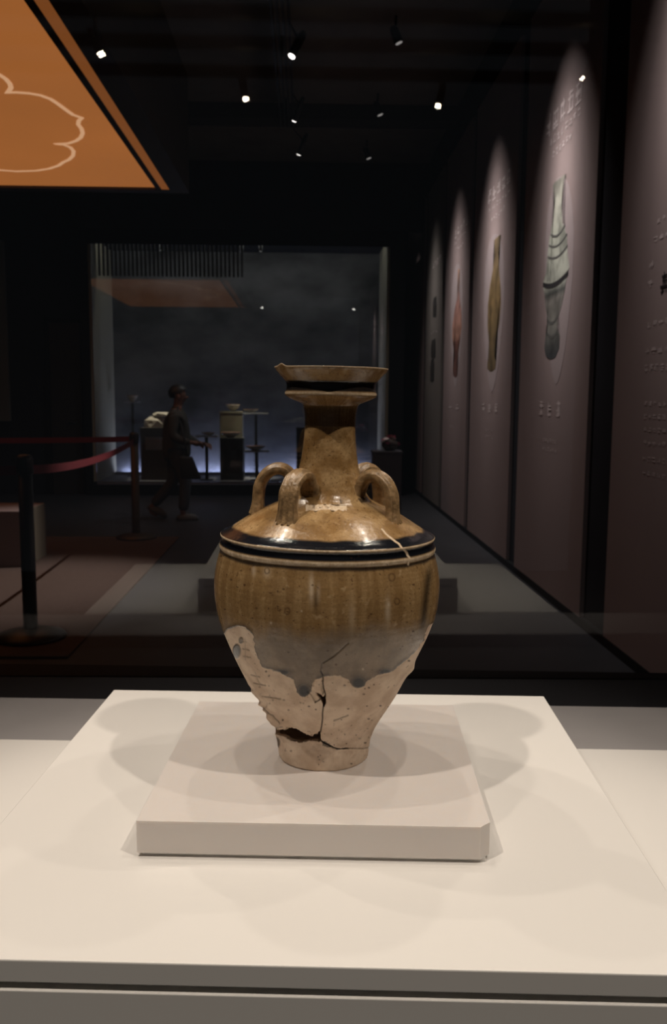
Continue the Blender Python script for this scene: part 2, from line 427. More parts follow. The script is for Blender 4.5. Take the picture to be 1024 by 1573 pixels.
hole = (inside(holeP, PX+jit2*0.8, PY+jit2*0.8) | inside(holeQ, PX+jit2*0.4, PY+jit2*0.4)) & (np.abs(TH) < 1.75) & (PY > 1050)
stain = 0.8*sst(1.2, 0.4, ((PX-425.5)/5.5)**2+((PY-1142)/9)**2) + 0.7*inside(zp([(497, 738), (512, 742), (542, 764), (520, 766), (500, 758)]), PX, PY)
lightcrack = sst(2.0, 0.5, dist_poly(np.array([(586, 814), (589, 817), (596, 825), (605, 832), (612, 837), (617, 843), (622, 848), (624, 852), (628, 858), (626, 868)]), PX+jit*0.6, PY))
cream = np.maximum(cream, lightcrack)
glaze_full = np.where(PY < 905, 1.0, glaze)
pits = rng.rand(260, 2)
speck = np.zeros_like(PX)
for i in range(300):
    x_, y_ = 325+345*rng.rand(), 855+330*rng.rand()
    rr0 = 0.5+1.1*rng.rand()**2; st = 0.4+0.6*rng.rand()
    sel = (np.abs(PX-x_) < 4*rr0) & (np.abs(PY-y_) < 4*rr0)
    e = ((PX[sel]-x_)/(rr0*(1+0.8*rng.rand())))**2+((PY[sel]-y_)/rr0)**2
    speck[sel] = np.maximum(speck[sel], st*sst(1.4, 0.5, e))
# iron rings in the glaze
for x_, y_, r0 in [(601, 888, 4.5), (441, 940, 4.0), (609, 925, 3.8), (410, 878, 3.5)]:
    q = np.hypot(PX-x_, (PY-y_)*0.8); speck = np.maximum(speck, 0.7*np.exp(-((q-r0)/1.0)**2))
lightrun = np.zeros_like(PX)
for x_, y_, w_, h_, a_ in [(478, 905, 3.5, 20, 0.7), (595, 940, 4.0, 18, 0.6), (489, 912, 3, 14, 0.3), (410, 880, 5, 8, 0.5), (390, 878, 3, 7, 0.5), (540, 950, 5, 25, 0.25), (596, 930, 3, 5, 0.8), (463, 940, 1.3, 1.3, 0.9), (416, 958, 1.5, 1.5, 0.9), (557, 1029, 1.6, 1.6, 0.9)]:
    lightrun = np.maximum(lightrun, a_*np.exp(-(((PX-x_)/w_)**2+((PY-y_)/h_)**2)))
darkrun = 0.85*np.exp(-((PX-(655-(PY-900)*0.12))/6)**2)*sst(860, 890, PY)*sst(985, 950, PY)
darkrun = np.maximum(darkrun, 0.6*np.exp(-(((PX-485)/4)**2+((PY-925)/16)**2)))
# geometry relief
DR = np.zeros_like(PX)
DR += (vnoise(TF*2.2, ZZ*18, 20)-0.5)*0.0016
DR += np.sin(ZZ*900+vnoise(TF*3, ZZ*30, 21)*3)*0.00003
DR += glaze_full*0.0005
DR += drip*glaze*0.0007
DR -= crack*0.0016
DR += np.where(cl, (lump-0.4)*0.006, 0)
DR -= np.where(inside(wound, PX, PY), 0.001+0.0012*vnoise(PX/3, PY/3, 30), 0)
rough_l = np.exp(-(dist_poly(zp([(228, 570), (262, 630), (300, 690), (340, 690)]), PX, PY)/13)**2)
DR += rough_l*(vnoise(PX/7, PY/7, 31)-0.55)*0.006
flake = np.exp(-(((PX-633)/7)**2+((PY-1032)/12)**2)); DR += flake*0.0035
DR += (YA > 1120)*(vnoise(TF*14, ZZ*200, 33)-0.5)*0.0009
DR += np.where(YA < 575, (vnoise(TF*5, ZZ*0, 34)-0.5)*0.0006, 0)
RR2 = RR+DR
ZZ2 = ZZ.copy()
ZZ2 += np.where(YA < 572, 0.0028*np.exp(-(((PX-432)/4.5)**2)), 0)*(np.abs(TH) < 1.4)
ZZ2 += np.where(YA < 572, (vnoise(TF*3, ZZ*0, 35)-0.5)*0.0005, 0)
ZZ2[-1, :] = 0.0
ZZ2[-4:, :] += 0.0
V = np.stack([RR2*np.sin(TH), -RR2*np.cos(TH), ZZ2], -1).reshape(-1, 3)
# faces
ii, jj = np.meshgrid(np.arange(NR-1), np.arange(NT), indexing='ij')
j2 = (jj+1) % NT
Q = np.stack([ii*NT+jj, (ii+1)*NT+jj, (ii+1)*NT+j2, ii*NT+j2], -1).reshape(-1, 4)
hv = hole.reshape(-1)
hf = hv[Q].all(1)
Qk = Q[~hf]
# walls of the hole: boundary edges of the removed faces go inward
edges = {}
for f in Q[hf]:
    for a_, b_ in ((f[0], f[1]), (f[1], f[2]), (f[2], f[3]), (f[3], f[0])):
        key = (min(a_, b_), max(a_, b_))
        edges[key] = None if key in edges else (a_, b_)
ed = [e for e in edges.values() if e]
bv = sorted({v for e in ed for v in e}); base = len(V)
inn = {v: base+i for i, v in enumerate(bv)}
Vin = V[bv].copy(); Vin[:, :2] *= (1-0.0055/np.hypot(Vin[:, 0], Vin[:, 1]))[:, None]
nV = [V, Vin]; faces = Qk.tolist() + [[a_, b_, inn[b_], inn[a_]] for a_, b_ in ed]
# inner wall of the vessel (coarse) and the foot
cnt = base+len(Vin)
IN = [(rr[0], zz[0], 0)]
idx_in = np.linspace(8, NR-30, 60).astype(int)
ring = []
NS = 96
tin = np.linspace(0, 2*math.pi, NS, endpoint=False)
inner_prof = [(rr[0]-0.003, zz[0]-0.0006)] + [(max(0.012, rr[i]-0.0055), zz[i]) for i in idx_in if ya[i] > 572] + [(0.03, 0.009), (0.001, 0.008)]
rows_ = []
for r0, z0 in inner_prof:
    rows_.append(cnt + np.arange(NS)); nV.append(np.stack([r0*np.sin(tin), -r0*np.cos(tin), np.full(NS, z0)], -1)); cnt += NS
holeBig = holeP.mean(0) + (holeP-holeP.mean(0))*np.array([1.25, 2.6])
for n_, (a_, b_) in enumerate(zip(rows_, rows_[1:])):
    for q in range(NS):
        tq = tin[q] if tin[q] < math.pi else tin[q]-2*math.pi
        r0, z0 = inner_prof[n_]
        if abs(tq) < 1.4 and r0 > 0.035:
            hx, hy = project(world(np.array([tq+math.pi/NS]), np.array([r0]), np.array([(z0+inner_prof[n_+1][1])/2])))
            if inside(holeBig, hx, hy)[0] or (abs(hx[0]-495) < 16 and abs(hy[0]-1078) < 22): continue
        faces.append([int(a_[q]), int(a_[(q+1) % NS]), int(b_[(q+1) % NS]), int(b_[q])])
ftop = cnt; nV.append(np.array([[0, 0, 0.002]])); cnt += 1
for q in range(NT):
    faces.append([(NR-1)*NT+(q+1) % NT, (NR-1)*NT+q, ftop])
# rim lip between the outside and the inside
lip = rows_[0]
for q in range(NT):
    t0, t1 = TH[0, q] % (2*math.pi), TH[0, (q+1) % NT] % (2*math.pi)
    k0, k1 = int(round(t0/(2*math.pi)*NS)) % NS, int(round(t1/(2*math.pi)*NS)) % NS
    if k0 == k1: faces.append([q, (q+1) % NT, int(lip[k0])])
    else: faces.append([q, (q+1) % NT, int(lip[k1]), int(lip[k0])])
AV = np.concatenate(nV)
me = bpy.data.meshes.new('jar_body')
me.from_pydata(AV.tolist(), [], faces)
def attr(name, arr, fill=0.0):
    a_ = me.attributes.new(name, 'FLOAT', 'POINT')
    full = np.full(len(AV), fill, np.float32); full[:base] = arr.reshape(-1)
    a_.data.foreach_set('value', full)
attr('glaze', glaze_full, 0.0); attr('grey', grey); attr('dark', np.clip(dark*(1-lightcrack)*(~cl), 0, 1)); attr('cream', np.clip(cream, 0, 1)); attr('drip', np.clip(drip, 0, 1))
attr('crack', np.clip(crack+stain, 0, 1)); attr('speck', np.clip(speck, 0, 1)); attr('light_run', lightrun); attr('dark_run', np.clip(darkrun, 0, 1)); attr('shoulder', sst(822, 815, YA)*sst(650, 660, YA) + sst(588, 585, YA))
a_ = me.attributes.new('wrap', 'FLOAT_VECTOR', 'POINT')
wv = np.zeros((len(AV), 3), np.float32); wv[:base, 0] = (TH*0.11).reshape(-1); wv[:base, 1] = ZZ.reshape(-1)
a_.data.foreach_set('vector', wv.reshape(-1))

m_jar = bpy.data.materials.new('brown glaze over stoneware'); m_jar.use_nodes = True
nt = m_jar.node_tree; B = nt.nodes['Principled BSDF']; LK = nt.links.new
def A_(n, vec=False):
    q = nt.nodes.new('ShaderNodeAttribute'); q.attribute_name = n
    return q.outputs['Vector'] if vec else q.outputs['Fac']
def mix(f, a, b):
    q = nt.nodes.new('ShaderNodeMix'); q.data_type = 'RGBA'
    for s_, v_ in (('Factor', f), ('A', a), ('B', b)):
        if hasattr(v_, 'links'): LK(v_, q.inputs[s_])
        elif isinstance(v_, tuple): q.inputs[s_].default_value = (*v_, 1)
        else: q.inputs[s_].default_value = v_
    return q.outputs['Result']
def noise(vec, scale, det=4, sx=1, sy=1, rough=0.55):
    mp = nt.nodes.new('ShaderNodeMapping'); mp.inputs['Scale'].default_value = (sx, sy, 1); LK(vec, mp.inputs['Vector'])
    q = nt.nodes.new('ShaderNodeTexNoise'); q.inputs['Scale'].default_value = scale; q.inputs['Detail'].default_value = det; q.inputs['Roughness'].default_value = rough
    LK(mp.outputs[0], q.inputs['Vector']); return q.outputs['Fac']
def ramp(v, a, b):
    q = nt.nodes.new('ShaderNodeMapRange'); q.inputs['From Min'].default_value = a; q.inputs['From Max'].default_value = b
    q.interpolation_type = 'SMOOTHSTEP'; LK(v, q.inputs['Value']); return q.outputs['Result']
def mul(a, b):
    q = nt.nodes.new('ShaderNodeMath'); q.operation = 'MULTIPLY'
    for i_, v_ in enumerate((a, b)):
        if hasattr(v_, 'links'): LK(v_, q.inputs[i_])
        else: q.inputs[i_].default_value = v_
    return q.outputs[0]
wrap = A_('wrap', True)
gl = A_('glaze')
streak = ramp(noise(wrap, 70, 5, 1.6, 0.10), 0.35, 0.68)
_t = nt.nodes.new('ShaderNodeTexCoord'); OBJ = _t.outputs['Object']
mott = ramp(noise(OBJ, 42, 6), 0.36, 0.66)
blot = ramp(noise(OBJ, 24, 4), 0.42, 0.62)
fine = ramp(noise(OBJ, 420, 3), 0.36, 0.66)
rings = ramp(noise(wrap, 60, 4, 0.06, 6.0), 0.35, 0.65)
brown = mix(mul(streak, 0.7), (0.25, 0.15, 0.064), (0.44, 0.295, 0.145))
brown = mix(mul(rings, 0.35), brown, (0.21, 0.12, 0.045))
brown = mix(mul(mott, 0.45), brown, (0.26, 0.15, 0.055))
gold = mix(mott, (0.25, 0.14, 0.05), (0.46, 0.30, 0.14))
gold = mix(mul(blot, 0.45), gold, (0.20, 0.11, 0.04))
gold = mix(mul(ramp(noise(OBJ, 320, 2), 0.64, 0.70), 0.7), gold, (0.08, 0.035, 0.015))
brown = mix(A_('shoulder'), brown, gold)
brown = mix(mul(fine, 0.22), brown, (0.10, 0.05, 0.018))
brown = mix(mul(ramp(noise(OBJ, 260, 3), 0.62, 0.70), 0.6), brown, (0.09, 0.042, 0.018))
brown = mix(mul(ramp(noise(OBJ, 90, 4), 0.60, 0.74), 0.5), brown, (0.50, 0.36, 0.20))
greyc = mix(mott, (0.175, 0.135, 0.10), (0.30, 0.235, 0.175))
greyc = mix(mul(streak, 0.3), greyc, (0.15, 0.10, 0.06))
gz = mix(mul(A_('grey'), 0.85), brown, greyc)
gz = mix(A_('dark_run'), gz, (0.03, 0.02, 0.012))
gz = mix(A_('light_run'), gz, (0.62, 0.50, 0.36))
gz = mix(A_('drip'), gz, (0.016, 0.018, 0.022))
clay = mix(ramp(noise(OBJ, 45, 6), 0.35, 0.68), (0.62, 0.46, 0.33), (0.80, 0.64, 0.49))
clay = mix(mul(ramp(noise(OBJ, 200, 3), 0.66, 0.73), 0.6), clay, (0.20, 0.10, 0.055))
clay = mix(mul(ramp(noise(OBJ, 130, 3), 0.58, 0.72), 0.5), clay, (0.72, 0.58, 0.46))
c = mix(gl, clay, gz)
c = mix(A_('dark'), c, (0.008, 0.009, 0.012))
c = mix(A_('cream'), c, mix(fine, (0.58, 0.44, 0.30), (0.74, 0.60, 0.43)))
c = mix(mul(A_('speck'), 0.85), c, (0.05, 0.022, 0.012))
c = mix(A_('crack'), c, (0.018, 0.012, 0.010))
LK(c, B.inputs['Base Color'])
q = nt.nodes.new('ShaderNodeMapRange'); q.inputs['To Min'].default_value = 0.75; q.inputs['To Max'].default_value = 0.24; LK(gl, q.inputs['Value'])
rgh = nt.nodes.new('ShaderNodeMix'); rgh.data_type = 'FLOAT'; LK(A_('drip'), rgh.inputs['Factor']); LK(q.outputs[0], rgh.inputs['A']); rgh.inputs['B'].default_value = 0.30
rg2 = nt.nodes.new('ShaderNodeMix'); rg2.data_type = 'FLOAT'; LK(A_('dark'), rg2.inputs['Factor']); LK(rgh.outputs['Result'], rg2.inputs['A']); rg2.inputs['B'].default_value = 0.10
LK(rg2.outputs['Result'], B.inputs['Roughness'])
bp = nt.nodes.new('ShaderNodeBump'); bp.inputs['Strength'].default_value = 0.35; bp.inputs['Distance'].default_value = 0.0012
LK(noise(OBJ, 200, 5), bp.inputs['Height']); LK(bp.outputs[0], B.inputs['Normal'])
LK(mul(gl, 0.12), B.inputs['Coat Weight']); B.inputs['Specular IOR Level'].default_value = 0.38; B.inputs['Coat Roughness'].default_value = 0.12
body = link('vessel_body', me, m_jar, jar, True)
body['label'] = 'brown glazed body over bare cracked stoneware'

# lugs: ribbed straps arching from the shoulder to the neck foot
m_lug = mat('ribbed brown glaze', (0.26, 0.165, 0.08), 0.32, noise=(170, 0.9), spec=0.45, bump=(260, 0.7, 0.0012), coat=0.15)
PXM = 0.00069
def z_of(y): return float(np.interp(y, pr[:, 0][1:], z_[1:]))
lug_path = [(112, 799), (109, 786), (108, 770), (106, 754), (99, 740), (89, 731), (77, 727.5), (66, 731), (58, 741), (53, 754), (51, 768)]
def make_lug(az, wd, dy=0.0, lean=0.0):
    pts = []
    for r0, y0 in lug_path:
        pts.append(Vector((r0*PXM, 0, z_of(y0+dy))))
    # resample with a spline
    P2 = []
    n = len(pts)
    for i in range(n-1):
        p0, p1, p2, p3 = pts[max(i-1, 0)], pts[i], pts[i+1], pts[min(i+2, n-1)]
        for k_ in range(5):
            t = k_/5
            P2.append(0.5*((2*p1)+(-p0+p2)*t+(2*p0-5*p1+4*p2-p3)*t*t+(-p0+3*p1-3*p2+p3)*t**3))
    P2.append(pts[-1])
    bm = bmesh.new(); rings = []
    m_ = len(P2)
    SEC = []
    for k_ in range(40):      # section: width along tangent, three ribs on the outside
        a__ = 2*math.pi*k_/40
        sx = math.copysign(abs(math.cos(a__))**0.7, math.cos(a__)); sy = math.copysign(abs(math.sin(a__))**0.8, math.sin(a__))
        rib = (0.30*math.cos(sx*4*math.pi*1.0)) if sy > 0.2 else 0
        SEC.append((sx, sy*(1+rib)))
    for i, p in enumerate(P2):
        t = (P2[min(i+1, m_-1)]-P2[max(i-1, 0)]).normalized()
        nrm = Vector((-t.z, 0, t.x));
        if nrm.dot(p-Vector((0.055, 0, z_of(765)))) < 0: nrm = -nrm
        u_ = i/(m_-1)
        fl = 1+0.30*max(0, 1-u_*7)+0.25*max(0, (u_-0.82)*5)
        wob = 1+0.03*math.sin(i*0.7+az*5)
        rings.append([bm.verts.new(p+Vector((0, 1, 0))*(sx*wd*0.5*fl*wob)+nrm*(sy*0.0056*(1+0.2*max(0, 1-u_*6)))+Vector((0, lean*u_, 0))) for sx, sy in SEC])
    for a1, b1 in zip(rings, rings[1:]):
        for k_ in range(40):
            bm.faces.new((a1[k_], a1[(k_+1) % 40], b1[(k_+1) % 40], b1[k_]))
    bm.faces.new(rings[0][::-1]); bm.faces.new(rings[-1])
    # local +x is radial: rotate so that azimuth 0 faces the camera, positive to the right
    rot = Matrix.Rotation(-math.pi/2+az, 4, 'Z')
    bm.transform(rot)
    o = build('lug', bm, m_lug, jar, True)
    return o
make_lug(math.radians(-34), 0.0215); make_lug(math.radians(-97), 0.024, -3)
make_lug(math.radians(60), 0.0185, 1); make_lug(math.radians(128), 0.019, -3)

# ------------------------------------------------------------------ illuminated canopy, upper left
CZ = 3.40
m_canopy = emit('backlit orange panel', (0.43, 0.135, 0.028), 1.0)
nt = m_canopy.node_tree
_tc = nt.nodes.new('ShaderNodeTexCoord'); _n = nt.nodes.new('ShaderNodeTexNoise'); _n.inputs['Scale'].default_value = 0.6
_mx = nt.nodes.new('ShaderNodeMix'); _mx.data_type = 'RGBA'
_mx.inputs['A'].default_value = (0.27, 0.090, 0.024, 1); _mx.inputs['B'].default_value = (0.40, 0.128, 0.032, 1)
nt.links.new(_tc.outputs['Object'], _n.inputs['Vector']); nt.links.new(_n.outputs['Fac'], _mx.inputs['Factor'])
nt.links.new(_mx.outputs['Result'], nt.nodes['Principled BSDF'].inputs['Emission Color'])
m_trim = emit('orange canopy trim', (0.33, 0.10, 0.025), 0.55)
m_cloud = emit('pale cloud line', (0.62, 0.33, 0.18), 1.0)
m_wood = mat('dark brown canopy timber', (0.035, 0.020, 0.012), 0.55, noise=(4, 0.3))
cn = thing('light_canopy', 'hanging dark canopy with a backlit orange underside and pale cloud outline', 'light canopy', (-3.3, 6.2, CZ))
def cbox(n, x0, x1, y0, y1, z0, z1, m, bev=0.0):
    return box(n, x0+3.3, x1+3.3, y0-6.2, y1-6.2, z0-CZ, z1-CZ, m, cn, bev)
YF, YN = 9.06, 4.5
cbox('backlit_panel', -3.9, -1.475, YN, YF, CZ, CZ+0.04, m_canopy)
cbox('frame', -1.475, -1.425, YN, YF+0.05, CZ-0.02, CZ+0.06, m_wood)
cbox('trim', -1.425, -1.345, YN, YF+0.02, CZ-0.015, CZ+0.05, m_trim)
cbox('frame', -1.345, -1.17, YN, YF+0.16, CZ-0.02, CZ+0.06, m_wood)
cbox('frame', -3.9, -1.345, YF+0.02, YF+0.16, CZ-0.02, CZ+0.06, m_wood)
cbox('side_board', -1.21, -1.17, YN, YF+0.16, CZ+0.06, 4.46, m_wood)
cbox('side_board', -3.9, -1.21, YF+0.12, YF+0.16, CZ+0.06, 4.46, m_wood)
cbox('top_board', -3.9, -1.17, YN, YF+0.16, 4.46, 4.50, m_wood)
cl_px = [(-40, 100), (-12, 108), (0, 115), (9, 121), (15, 128), (17, 134), (14, 139), (8, 142), (25, 141.5), (45, 143), (62, 146), (78, 152), (90, 160), (102, 169), (112, 176), (126, 181), (121, 185), (120, 191), (125, 197), (127, 204), (124, 211), (117, 216), (105, 220), (84, 221), (98, 222), (108, 226), (113, 232), (112, 239), (106, 245), (97, 249), (90, 254), (75, 259), (55, 262), (25, 263), (0, 261), (-40, 255)]
pts = [Vector(at(x, y, 2, CZ)) for x, y in cl_px]
bm = bmesh.new(); prev = None; hwid = 0.016
for i, p in enumerate(pts):
    t = (pts[min(i+1, len(pts)-1)]-pts[max(i-1, 0)]).normalized(); n = Vector((-t.y, t.x, 0))*hwid
    o_ = Vector((3.3, -6.2, -CZ))
    row = [bm.verts.new(p+n+o_+Vector((0, 0, -0.004))), bm.verts.new(p-n+o_+Vector((0, 0, -0.004))), bm.verts.new(p-n+o_), bm.verts.new(p+n+o_)]
    if prev:
        for k_ in range(4): bm.faces.new((prev[k_], prev[(k_+1) % 4], row[(k_+1) % 4], row[k_]))
    prev = row
build('cloud_outline', bm, m_cloud, cn)

# ------------------------------------------------------------------ ceiling track with spotlights
tr = thing('lighting_track', 'black multi-rail lighting track running along the dark ceiling', 'track', (-0.15, 7.0, 4.5))
for k_, x in enumerate((-0.27, -0.225, -0.18, -0.135)):
    box('rail', x+0.15-0.011, x+0.15+0.011, -4.0, 3.05, -0.22, -0.17, m_blackmetal, tr)
for y in (-3.6, -1.2, 1.2, 2.8):
    box('hanger', -0.01-0.06, 0.01-0.06, y-0.01, y+0.01, -0.17, 0.0, m_blackmetal, tr)
m_lens3 = emit('track lamp lens', (1.0, 0.90, 0.86), 5.0)
TRACK = {'foremost': (520, 36, 1.0, (1, 0.88, 0.86)), 'middle': (30, 60, 1.0, (1, 0.9, 0.85)), 'rearmost': (45, 70, 1.0, (0.9, 0.95, 1.0))}
AIM = {'foremost': (-1.95, 6.1, 0.0), 'middle': (-1.4, 9.7, 0.9), 'rearmost': (-1.6, 11.2, 0.6)}
tl = [((450, 82), 'foremost'), ((453, 182), 'middle'), ((460, 234), 'rearmost')]
for (px, py), w in tl:
    L = at(px, py, 2, 4.02)
    t_ = AIM[w]
    spotlight('track_spotlight', tuple(L), t_, w+' black spotlight hanging from the lighting track', 'track spotlights', m_lens3, 0.028 if w == 'foremost' else 0.020, 0.20, (-0.135, L[1]+0.12, 4.3), TRACK[w])

# ------------------------------------------------------------------ printed panels on the right wall
def panel_mat(name, c1, c2):
    m = mat(name, c1, 0.75, spec=0.25)
    nt = m.node_tree; tc = nt.nodes.new('ShaderNodeTexCoord')
    n = nt.nodes.new('ShaderNodeTexNoise'); n.inputs['Scale'].default_value = 1.3; n.inputs['Detail'].default_value = 3
    nt.links.new(tc.outputs['Object'], n.inputs['Vector'])
    mx = nt.nodes.new('ShaderNodeMix'); mx.data_type = 'RGBA'; mx.inputs['A'].default_value = (*c1, 1); mx.inputs['B'].default_value = (*c2, 1)
    nt.links.new(n.outputs['Fac'], mx.inputs['Factor']); nt.links.new(mx.outputs['Result'], nt.nodes['Principled BSDF'].inputs['Base Color'])
    return m
m_pan = panel_mat('mauve grey print', (0.30, 0.235, 0.235), (0.34, 0.27, 0.265))
m_pan2 = panel_mat('olive grey print', (0.22, 0.20, 0.185), (0.26, 0.235, 0.215))
m_print = mat('pale print ink', (0.62, 0.53, 0.53), 0.8)
m_halo = mat('pale mauve print', (0.355, 0.295, 0.30), 0.8)
m_ink = mat('black print ink', (0.012, 0.010, 0.012), 0.7)
PX0 = WX-0.001            # printed face of the panels
def wall_pt(px, py, lift=0.0):
    p = at(px, py, 0, PX0); return Vector((PX0-lift, p[1], p[2]))
def glyph_strokes(bm, y0, y1, z0, z1, rnd, lift, n=7, w=0.11):
    """an illegible brush-like sign filling the cell (y across, z up), seen from -x"""
    cw, chh = y1-y0, z1-z0; t = w*min(abs(cw), chh)
    for k_ in range(n):
        if rnd.random() < 0.55:
            zc = z0+chh*rnd.uniform(0.08, 0.92); a = y0+cw*rnd.uniform(0, 0.3); b = y0+cw*rnd.uniform(0.65, 1)
            q = [(a, zc-t/2), (b, zc-t/2), (b, zc+t/2), (a, zc+t/2)]
        else:
            yc = y0+cw*rnd.uniform(0.1, 0.9); a = z0+chh*rnd.uniform(0, 0.35); b = z0+chh*rnd.uniform(0.6, 1); s_ = rnd.uniform(-0.1, 0.1)*cw
            q = [(yc-t/2, a), (yc+t/2, a), (yc+t/2+s_, b), (yc-t/2+s_, b)]
        bm.faces.new([bm.verts.new((PX0-lift-0.0001*k_, y, z)) for y, z in q])
def text_row(par, name, a, b, hpx, n, seed, m=None, gap=0.12, strokes=7):
    """a row of signs from pixel a to pixel b (line through the sign centres), hpx tall on screen at its middle"""
    A_p, B_p = wall_pt(*a), wall_pt(*b)
    zc = (A_p.z+B_p.z)/2
    mid = ((a[0]+b[0])/2, (a[1]+b[1])/2)
    hh = abs(wall_pt(mid[0], mid[1]-hpx/2).z-wall_pt(mid[0], mid[1]+hpx/2).z)
    ys = np.linspace(A_p.y, B_p.y, n+1); rnd = random.Random(seed)
    bm = bmesh.new()
    for i in range(n):
        g_ = (ys[i+1]-ys[i])*gap
        glyph_strokes(bm, ys[i]+g_, ys[i+1]-g_, zc-hh/2, zc+hh/2, rnd, 0.002, strokes)
    me_ = bpy.data.meshes.new(name); bm.to_mesh(me_); bm.free()
    o = link(name, me_, m or m_print); o['kind'] = 'stuff'; o.parent = par; o.matrix_parent_inverse = Matrix.Translation(-par.location)
    return o
def outline(par, name, left, right, m, lift, grow=0.0):
    pts = [wall_pt(x, y) for x, y in left] + [wall_pt(x, y) for x, y in right[::-1]]
    bm = bmesh.new()
    add_prism(bm, [Vector((PX0-lift, p.y, p.z)) for p in pts], Vector((lift*0.5, 0, 0)))
    bmesh.ops.triangulate(bm, faces=[f for f in bm.faces if len(f.verts) > 4])
    o = build(name, bm, m); o.parent = par; o.matrix_parent_inverse = Matrix.Translation(-par.location)
    return o
def panel(name_label, y0, y1, z1, m, zb=0.05):
    t = thing('exhibition_panel', name_label, 'panel', (PX0, (y0+y1)/2, zb), 0, 'printed wall panels')
    hw_ = (y1-y0)/2
    box('board', 0.0, 0.028, -hw_, hw_, 0.0, z1-zb, m, t, 0.002)
    return t
def vessel_mat(name, stops, sc_=14.0, gloss=0.6):
    """printed vessel: colour bands by height with mottling"""
    m = mat(name, stops[0][1], gloss, spec=0.25); nt = m.node_tree
    tc = nt.nodes.new('ShaderNodeTexCoord'); se = nt.nodes.new('ShaderNodeSeparateXYZ'); nt.links.new(tc.outputs['Object'], se.inputs[0])
    mr = nt.nodes.new('ShaderNodeMapRange'); mr.inputs['From Min'].default_value = 1.2; mr.inputs['From Max'].default_value = 3.0
    nt.links.new(se.outputs['Z'], mr.inputs['Value'])
    rp = nt.nodes.new('ShaderNodeValToRGB'); el = rp.color_ramp.elements
    el[0].position = (stops[0][0]-1.2)/1.8; el[0].color = (*stops[0][1], 1); el[1].position = (stops[-1][0]-1.2)/1.8; el[1].color = (*stops[-1][1], 1)
    for z, c_ in stops[1:-1]:
        e_ = el.new((z-1.2)/1.8); e_.color = (*c_, 1)
    n = nt.nodes.new('ShaderNodeTexNoise'); n.inputs['Scale'].default_value = sc_; n.inputs['Detail'].default_value = 4
    nt.links.new(tc.outputs['Object'], n.inputs['Vector'])
    hs = nt.nodes.new('ShaderNodeMix'); hs.data_type = 'RGBA'; hs.blend_type = 'MULTIPLY'; hs.inputs['Factor'].default_value = 0.75
    r2 = nt.nodes.new('ShaderNodeValToRGB'); r2.color_ramp.elements[0].position = 0.35; r2.color_ramp.elements[0].color = (0.45, 0.45, 0.45, 1); r2.color_ramp.elements[1].position = 0.62; r2.color_ramp.elements[1].color = (1.25, 1.25, 1.25, 1)
    nt.links.new(n.outputs['Fac'], r2.inputs[0]); nt.links.new(mr.outputs[0], rp.inputs[0])
    nt.links.new(rp.outputs[0], hs.inputs['A']); nt.links.new(r2.outputs[0], hs.inputs['B']); nt.links.new(hs.outputs['Result'], nt.nodes['Principled BSDF'].inputs['Base Color'])
    return m

# nearest panel: text only
p6 = panel('mauve text panel with a black brush sign, foremost on the right wall', 2.2, 4.61, 4.05, m_pan)
# celadon vase panel
p5 = panel('mauve panel printed with a tall grey-green celadon vase', 5.03, 6.67, 4.05, m_pan)
L5 = [(852, 280), (849, 286), (852, 300), (853, 312), (851, 325), (849, 340), (847, 352), (843, 374), (841, 394), (839, 419), (834, 434), (834.5, 441), (837, 455), (838, 472), (841, 488), (840.5, 508), (838, 517), (836, 535), (839, 548), (846, 552)]
R5 = [(869, 267), (866, 280), (864, 292), (863, 308), (863, 322), (864, 342), (868, 352), (871, 363), (872, 392), (874.6, 411), (871, 421), (867, 450), (862, 472), (857, 488), (856, 506), (860, 515), (859, 535), (853, 549), (847, 552)]
def halo(par, name, cx, cy, a, b, m, lift=0.0015, sk=0.0):
    pts_l = []; n = 28
    for k_ in range(n):
        an = 2*math.pi*k_/n
        rx = a*(0.75+0.25*math.sin(an)) ; pts_l.append((cx+rx*math.cos(an)-sk*math.sin(an), cy-b*math.sin(an)))
    bm = bmesh.new()
    add_prism(bm, [Vector((PX0-lift, wall_pt(x, y).y, wall_pt(x, y).z)) for x, y in pts_l], Vector((lift*0.5, 0, 0)))
    o = build(name, bm, m); o.parent = par; o.matrix_parent_inverse = Matrix.Translation(-par.location)
halo(p5, 'pale_aura', 858, 430, 28, 160, m_halo, sk=-4)
outline(p5, 'vase_print', L5, R5, vessel_mat('celadon vase print', [(1.25, (0.05, 0.055, 0.06)), (1.62, (0.06, 0.065, 0.07)), (1.80, (0.20, 0.20, 0.18)), (1.98, (0.24, 0.23, 0.21)), (2.02, (0.08, 0.085, 0.08)), (2.08, (0.44, 0.46, 0.40)), (2.35, (0.40, 0.42, 0.36)), (2.6, (0.44, 0.44, 0.38)), (2.9, (0.22, 0.20, 0.18))], 9), 0.003)
m_bandp = mat('grey print band', (0.10, 0.10, 0.095), 0.7)
for (la, lb, tk, m_) in (((834.5, 437), (873, 419), 0.016, m_ink), ((846.5, 356), (868, 350), 0.008, m_bandp), ((844, 372), (871, 365), 0.007, m_bandp), ((842, 390), (872, 382), 0.007, m_bandp), ((841, 489), (857, 487), 0.010, m_bandp), ((840.5, 510), (857, 509), 0.010, m_bandp)):
    bm = bmesh.new(); a_p, b_p = wall_pt(*la), wall_pt(*lb); zc = (a_p.z+b_p.z)/2
    top, bot = [], []
    for k_ in range(13):
        t = k_/12; yy = a_p.y+(b_p.y-a_p.y)*t; zz_0 = zc-0.035*4*t*(1-t)
        top.append(Vector((PX0-0.0042, yy, zz_0+tk))); bot.append(Vector((PX0-0.0042, yy, zz_0-tk)))
    add_prism(bm, top+bot[::-1], Vector((0.0008, 0, 0)))
    o = build('print_band', bm, m_); o.parent = p5; o.matrix_parent_inverse = Matrix.Translation(-p5.location)
